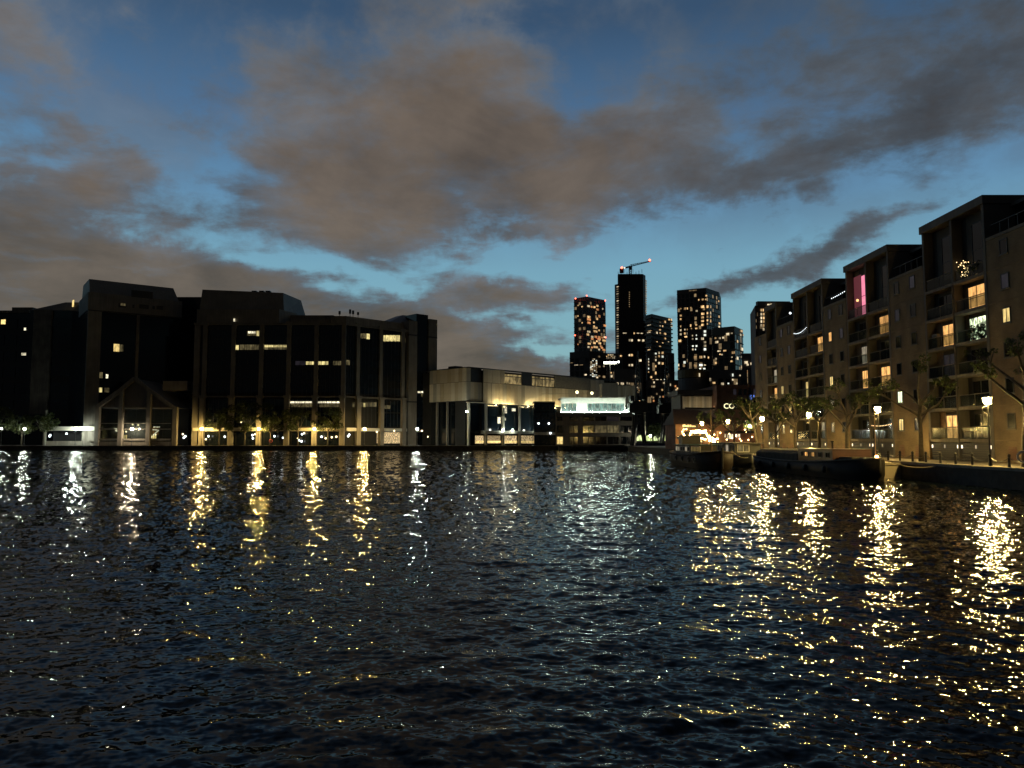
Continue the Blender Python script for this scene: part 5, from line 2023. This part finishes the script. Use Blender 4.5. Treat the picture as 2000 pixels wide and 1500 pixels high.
for i in range(16):
    T2[1][1].lit(T2[0], 1260, 1262.5, 549 + i * 4.2 - .8, 549 + i * 4.2 + .8, E_TW[3], -.4, 'site_light')
for i in range(8):
    fc.lit(T2[0], 1228.2, 1229.8, 571 + i * 4.0 - 1, 571 + i * 4.0 + 1, E_TW[3], -.7, 'site_light')
lit_windows(T2, [(970, 785, 24, 34), (1003, 785, 32, 34), (1110, 785, 36, 26), (1170, 790, 34, 34), (968, 1003, 20, 30), (1003, 1003, 34, 36), (968, 1150, 20, 30), (1005, 1150, 34, 36),
                 (1120, 1080, 58, 36), (900, 680, 60, 12), (1040, 682, 20, 26), (1095, 682, 40, 12), (1150, 684, 36, 12)], c7, (1, 1, 0), 8)
for i in range(9):
    x, y = fc.xy(fc.L * (.02 + .12 * i), 1.0)
    inst(box_mesh('roof_mast', DARK, -.15, .15, -.15, .15, 0, 3.0), 'roof_mast', T2[0], (x, y, T2[2] - 1 + (i * 37 % 3)))
tcr = thing('tower_crane', 'tower crane with red lights at both ends on top of the tallest tower', 'crane', (0, 0, 0))
Yc = 606
mast = MB()
mb0, mb1 = at(1231, 540, Yc), at(1231, 519, Yc)
for dx in (-.9, .9):
    for dy in (-.9, .9):
        mast.tube([(mb0.x + dx, Yc + dy, mb0.z), (mb1.x + dx, Yc + dy, mb1.z)], .22, 4)
for i in range(6):
    a = mb0.z + (mb1.z - mb0.z) * i / 6
    b = mb0.z + (mb1.z - mb0.z) * (i + 1) / 6
    mast.tube([(mb0.x - .9, Yc - .9, a), (mb0.x + .9, Yc - .9, b)], .15, 4)
mast.build('mast', DARK, tcr)
ja, jb, jc = at(1214, 525, Yc), at(1231, 520.5, Yc), at(1271, 510.5, Yc)
jib = MB()
for off in ((0, 1.4), (-.8, 0), (.8, 0)):
    jib.tube([jb + Vector((0, off[0], off[1])), jc + Vector((0, off[0] * .4, off[1] * .3))], .22, 4)
for i in range(10):
    a, b = jb.lerp(jc, i / 10), jb.lerp(jc, (i + .5) / 10)
    jib.tube([a, b + Vector((0, 0, 1.3 * (1 - i / 14)))], .13, 4)
    jib.tube([b + Vector((0, 0, 1.3 * (1 - i / 14))), jb.lerp(jc, (i + 1) / 10)], .13, 4)
jib.build('jib', DARK, tcr)
MB().tube([ja, jb], .7, 4).build('counter_jib', DARK, tcr)
MB().box(ja.x - 1.5, ja.x + 1.5, Yc - 1, Yc + 1, ja.z - 3.5, ja.z).build('counterweight', DARK, tcr)
MB().box(jb.x - 1.2, jb.x + 1.2, Yc - 2.2, Yc - .6, jb.z - 3, jb.z - .6).build('cab', DARK, tcr)
for p_ in (ja + Vector((0, -1.5, .6)), jc + Vector((-1, -1, .8))):
    MB().ball(tuple(p_), .85, 8, 6).build('warning_light', E_RED, tcr)
MB().ball(tuple(ja + Vector((2.2, -1.4, .4))), .7, 8, 6).build('floodlight', E_TW[4], tcr)
T3 = tower('banded tower with curved balconies right of the crane tower', [(1263, 575), (1275, 568), (1313, 590)], [616, 614, 622], TOWERB, floors=0)
q = MB()
for fc in T3[1]:
    q.frame(fc.o.x, fc.o.y, 0, fc.ang)
    for k in range(1, 31):
        z = T3[2] * k / 31
        q.box(-.2, fc.L + .2, -1.2, -.02, z, z + .9)
q.build('balcony', surf('balcony_edge', (.16, .12, .09), .6), T3[0], kind='stuff')
lit_windows(T3, [(1265, 565, 60, 24), (1275, 640, 60, 34), (1262, 670, 50, 24), (1265, 885, 60, 22), (1265, 925, 50, 24), (1485, 515, 22, 30), (1545, 490, 20, 40), (1575, 500, 22, 60), (1580, 570, 30, 40), (1410, 530, 24),
                 (1412, 580, 20), (1412, 640, 24, 30), (1485, 690, 34), (1365, 675, 18, 28), (1488, 760, 20), (1365, 815, 20, 28), (1450, 830, 20), (1412, 880, 26), (1412, 680, 20), (1535, 800, 16),
                 (1450, 580, 14)], c7, (0, 1, 0), 9)
B3 = tower('mid height block of bright windows below the banded tower', [(1264, 520), (1318, 530)], [690, 690], TOWERM, 'low_block', floors=9, cat='building')
lit_windows(B3, [(1350, 980, 26), (1398, 970, 20, 34), (1398, 1020, 20, 30), (1450, 970, 30, 34), (1450, 1025, 28, 30), (1350, 1075, 18, 30), (1400, 1120, 28, 34), (1450, 1125, 28, 34), (1350, 1165, 20, 30),
                 (1350, 1265, 22, 44), (1245, 1060, 12, 20), (1245, 1100, 14, 30), (1245, 1145, 12, 30), (1245, 1200, 14, 24), (1245, 1250, 12, 20), (1310, 1375, 18, 34), (1370, 1375, 40, 40), (1425, 1372, 20, 36),
                 (1485, 1365, 26, 26), (1485, 1440, 30, 36), (1350, 1030, 14), (1283, 1325, 26, 30)], c7, (1, 0, 4), 10)
T4 = tower('broad dark tower with columns of warm windows in the middle of the skyline', [(1325, 712), (1382.5, 700), (1408.5, 722)], [568, 562, 571], TOWERM, floors=33)
lit_windows(T4, [(568, 198, 28, 28), (520, 250, 28, 28), (562, 250, 22), (465, 255, 16), (735, 275, 14), (215, 378, 20), (272, 378, 30, 36), (305, 375, 16, 34), (355, 370, 20, 34), (435, 410, 30, 30),
                 (517, 352, 50, 44), (587, 350, 30, 46), (622, 350, 16, 40), (212, 475, 26, 30), (212, 525, 26, 30), (740, 490, 18, 30), (520, 450, 46, 38), (517, 500, 42, 34), (517, 550, 44, 34), (517, 605, 42, 36),
                 (585, 440, 22, 36), (585, 490, 22, 34), (585, 540, 22, 34), (585, 590, 18, 30), (622, 440, 12, 40), (622, 490, 12, 36), (622, 550, 12, 40), (745, 585, 28, 24), (742, 630, 22, 22), (352, 615, 18, 40),
                 (430, 605, 28, 22), (430, 655, 32, 24), (362, 655, 16), (270, 670, 16, 24), (305, 670, 14, 24), (212, 625, 14, 30), (212, 680, 26, 30), (212, 735, 26, 34), (270, 725, 24, 34), (308, 725, 20, 34),
                 (285, 770, 50, 26), (200, 828, 44, 40)], c8, (0, 0, 1, 0), 11)
T4[1][0].lit(T4[0], 1346, 1361, 566, 569, E_TW[3], -.4, 'roof_light')
B4 = tower('grey block with a column of white windows before the broad dark tower', [(1345, 560), (1396, 560)], [643, 643], TOWERM, 'low_block', floors=14, cat='building')
lit_windows(B4, [(547, 697, 34, 34), (547, 747, 36, 34), (513, 797, 40, 36), (547, 847, 34, 34), (547, 897, 36, 34), (547, 945, 36, 36), (372, 755, 14), (428, 750, 14), (375, 800, 20), (428, 800, 26),
                 (378, 900, 24), (428, 900, 26, 26), (378, 948, 22, 26), (415, 948, 14)], c8, (1, 4, 1), 12)
T5 = tower('lower rounded corner tower right of the broad dark tower', [(1393, 540), (1437, 530), (1453.5, 548)], [641, 640, 645], TOWERG, floors=15)
lit_windows(T5, [(870, 735, 50, 44), (925, 722, 28), (760, 790, 30, 30), (810, 783, 30, 30), (700, 790, 26, 30), (717, 845, 48, 38), (1050, 690, 30), (1038, 745, 20, 30), (1075, 745, 12), (995, 835, 14, 36),
                 (1060, 945, 26, 40), (750, 970, 48, 24), (830, 965, 44, 26), (950, 990, 48, 40), (765, 1015, 24), (705, 1078, 26, 30), (705, 1135, 28, 34), (930, 1055, 18), (995, 1070, 24, 40), (925, 1112, 34, 28),
                 (790, 1020, 16), (1048, 1190, 14, 40)], c8, (0, 1, 1), 13)
# mid-distance low buildings between the cranes and the towers
B5 = tower('dark broad low block with scattered white windows under the skyline towers', [(1262, 420), (1400, 420)], [742, 742], TOWERM, 'low_block', floors=8, cat='building', depth=20)
lit_windows(B5, [(468, 1380, 18, 44), (468, 1450, 18, 44), (290, 1435, 55, 40), (382, 1435, 24, 50), (435, 1455, 12, 44), (65, 1440, 14, 36), (165, 1490, 28, 24), (260, 1500, 50, 16)], c8, (1, 0, 1), 14)
B6 = tower('dark stepped block with sparse windows right of the ochre drum', [(1386, 400), (1460, 400)], [722, 722], TOWERM, 'low_block', floors=9, cat='building', depth=20)
lit_windows(B6, [(620, 1368, 26, 50), (790, 1430, 44, 44), (872, 1422, 24), (933, 1305, 20, 44), (933, 1370, 20, 28), (1035, 1310, 16)], c8, (1, 2, 4), 15)
OD = thing('ochre_drum_building', 'low drum building with a dim ochre top band, under the skyline', 'building', (0, 0, 0))
pdr = at(1355, 740, 412)
rd = 30 / F * 412
MB().lathe([(rd, QZ - 1), (rd, zof(738, 404))], 24, pdr.x, 404 + rd).build('wall', TOWERM, OD)
MB().lathe([(rd + .2, zof(737, 404)), (rd + .2, zof(721, 404))], 24, pdr.x, 404 + rd).build('top_band', OCHRE, OD)
fdr = Facade(1325, 403, 1385, 403)
for x, y, w, h in ((412, 1172, 35, 30), (490, 1165, 45, 28), (545, 1165, 30, 16), (480, 1220, 22, 26), (537, 1220, 30, 30), (180, 1165, 14, 34), (180, 1215, 18, 24), (262, 1128, 30, 34), (412, 1058, 36, 34), (490, 1055, 40, 34), (540, 1050, 20, 30), (595, 1060, 16, 26)):
    px, py = c8(x, y)
    B4[1][0].lit(B4[0], px - w / 14.8, px + w / 14.8, py - h / 14.8, py + h / 14.8, E_TW[rng.choice((1, 4, 0))], -.6)
fdr.lit(OD, 1364.5, 1367, 729, 736, E_TW[1], -.6)
B7 = tower('dark glazed block with red lit ground windows right of the floodlight', [(1200, 380), (1256, 384)], [720, 722], TOWERM, 'low_block', floors=6, cat='building', depth=20)
lit_windows(B7, [(795, 1418, 28, 34), (860, 1420, 50, 34), (930, 1415, 14, 36), (960, 1420, 12, 30), (1062, 1315, 26, 34)], c7, (2, 1, 2), 16)
T6 = tower('tower with a double column of warm windows behind the far end apartment block', [(1478.5, 330), (1484, 330), (1548, 330.5)], [597, 597, 597], TOWERB, floors=22, depth=24)
T6[1][1].part('roof_block', TOWERM, T6[0], 0, T6[1][1].L, .2, 2.5, T6[2], zof(588, 330))
l = [(1330, yy, 22, 40) for yy in (400, 457, 510, 560, 612)] + [(1362, yy, 26, 40) for yy in (400, 457, 510, 560, 612, 668)] + [(1405, 380, 26, 26)]
lit_windows(T6, l, c8, (0, 1, 0), 17)
T6[1][1].lit(T6[0], 1498, 1503, 594, 596.5, E_TW[1], -.5, 'roof_light')
T6[1][1].lit(T6[0], 1504, 1511, 593.5, 596, E_TW[1], -.5, 'roof_light')
B8 = tower('dark block with a pale roof edge between the skyline and the apartments', [(1450, 420), (1482, 420)], [692, 692], TOWERM, 'low_block', floors=6, cat='building', depth=20)
B8[1][0].part('roof_edge', PANELS[0], B8[0], -.3, B8[1][0].L, -.6, 8, B8[2], B8[2] + .5)
lit_windows(B8, [(1120, 1130, 50, 44), (1190, 1145, 16, 36), (1235, 1140, 30, 24), (1265, 1100, 16, 30), (1128, 1260, 28, 30), (1140, 1160, 30, 30)], c8, (1, 2, 0), 18)
# floodlight mast
fm = thing('floodlight_mast', 'floodlight mast with a brilliant row of lamps before the crane tower', 'floodlight', (0, 0, 0))
p0, p1 = at(1192, 765, 330), at(1192, 705, 330)
MB().tube([(p0.x, 330, QZ), (p0.x, 330, p1.z)], [.35, .2], 6).build('post', STEEL_W, fm)
MB().box(p0.x - 3, p0.x + 3, 329.9, 330.1, zof(711, 330) - .2, zof(711, 330) + .2).build('crossbar', STEEL_W, fm)
fme = emit('floodlight_glow', (.95, 1.0, .86), 14)
flm = MB().box(-.30, .30, -.2, .2, -.30, .34).mesh('floodlight', fme)
for px in (1181, 1184.5, 1188, 1191.5, 1195, 1198.5, 1202, 1208):
    inst(flm, 'floodlight', fm, at(px, 708 if px < 1205 else 707, 329.4))

for tw_, x0_, x1_, n_ in ((B5, 1266, 1396, 34), (B6, 1390, 1456, 20), (B7, 1203, 1252, 10), (B8, 1452, 1478, 8)):
    for i in range(n_):
        px, py = rng.uniform(x0_, x1_), rng.choice((748, 755, 762, 769, 776, 783)) + rng.uniform(-1, 1)
        tw_[1][0].lit(tw_[0], px - 1.3, px + 1.3, py - 1.7, py + 1.7, E_TW[rng.choice((0, 1, 1, 3, 2))], -.6)
# small trees beyond the right bank that hide the foot of the far street
for i, (px, Y, zl, zh, rad, lab) in enumerate(((1447, 176, 3, 11, 3.0, 'dark leafy tree over the shop row below the blue sign'),
                                               (1478, 150, 3, 9.5, 2.4, 'dark leafy tree left of the far end apartment block'),
                                               (1285, 236, 2, 7, 2.6, 'small green lit tree between the dock cranes'))):
    bank_tree(lab, px, Y, zl, zh, rad, 120 + i, 1500)
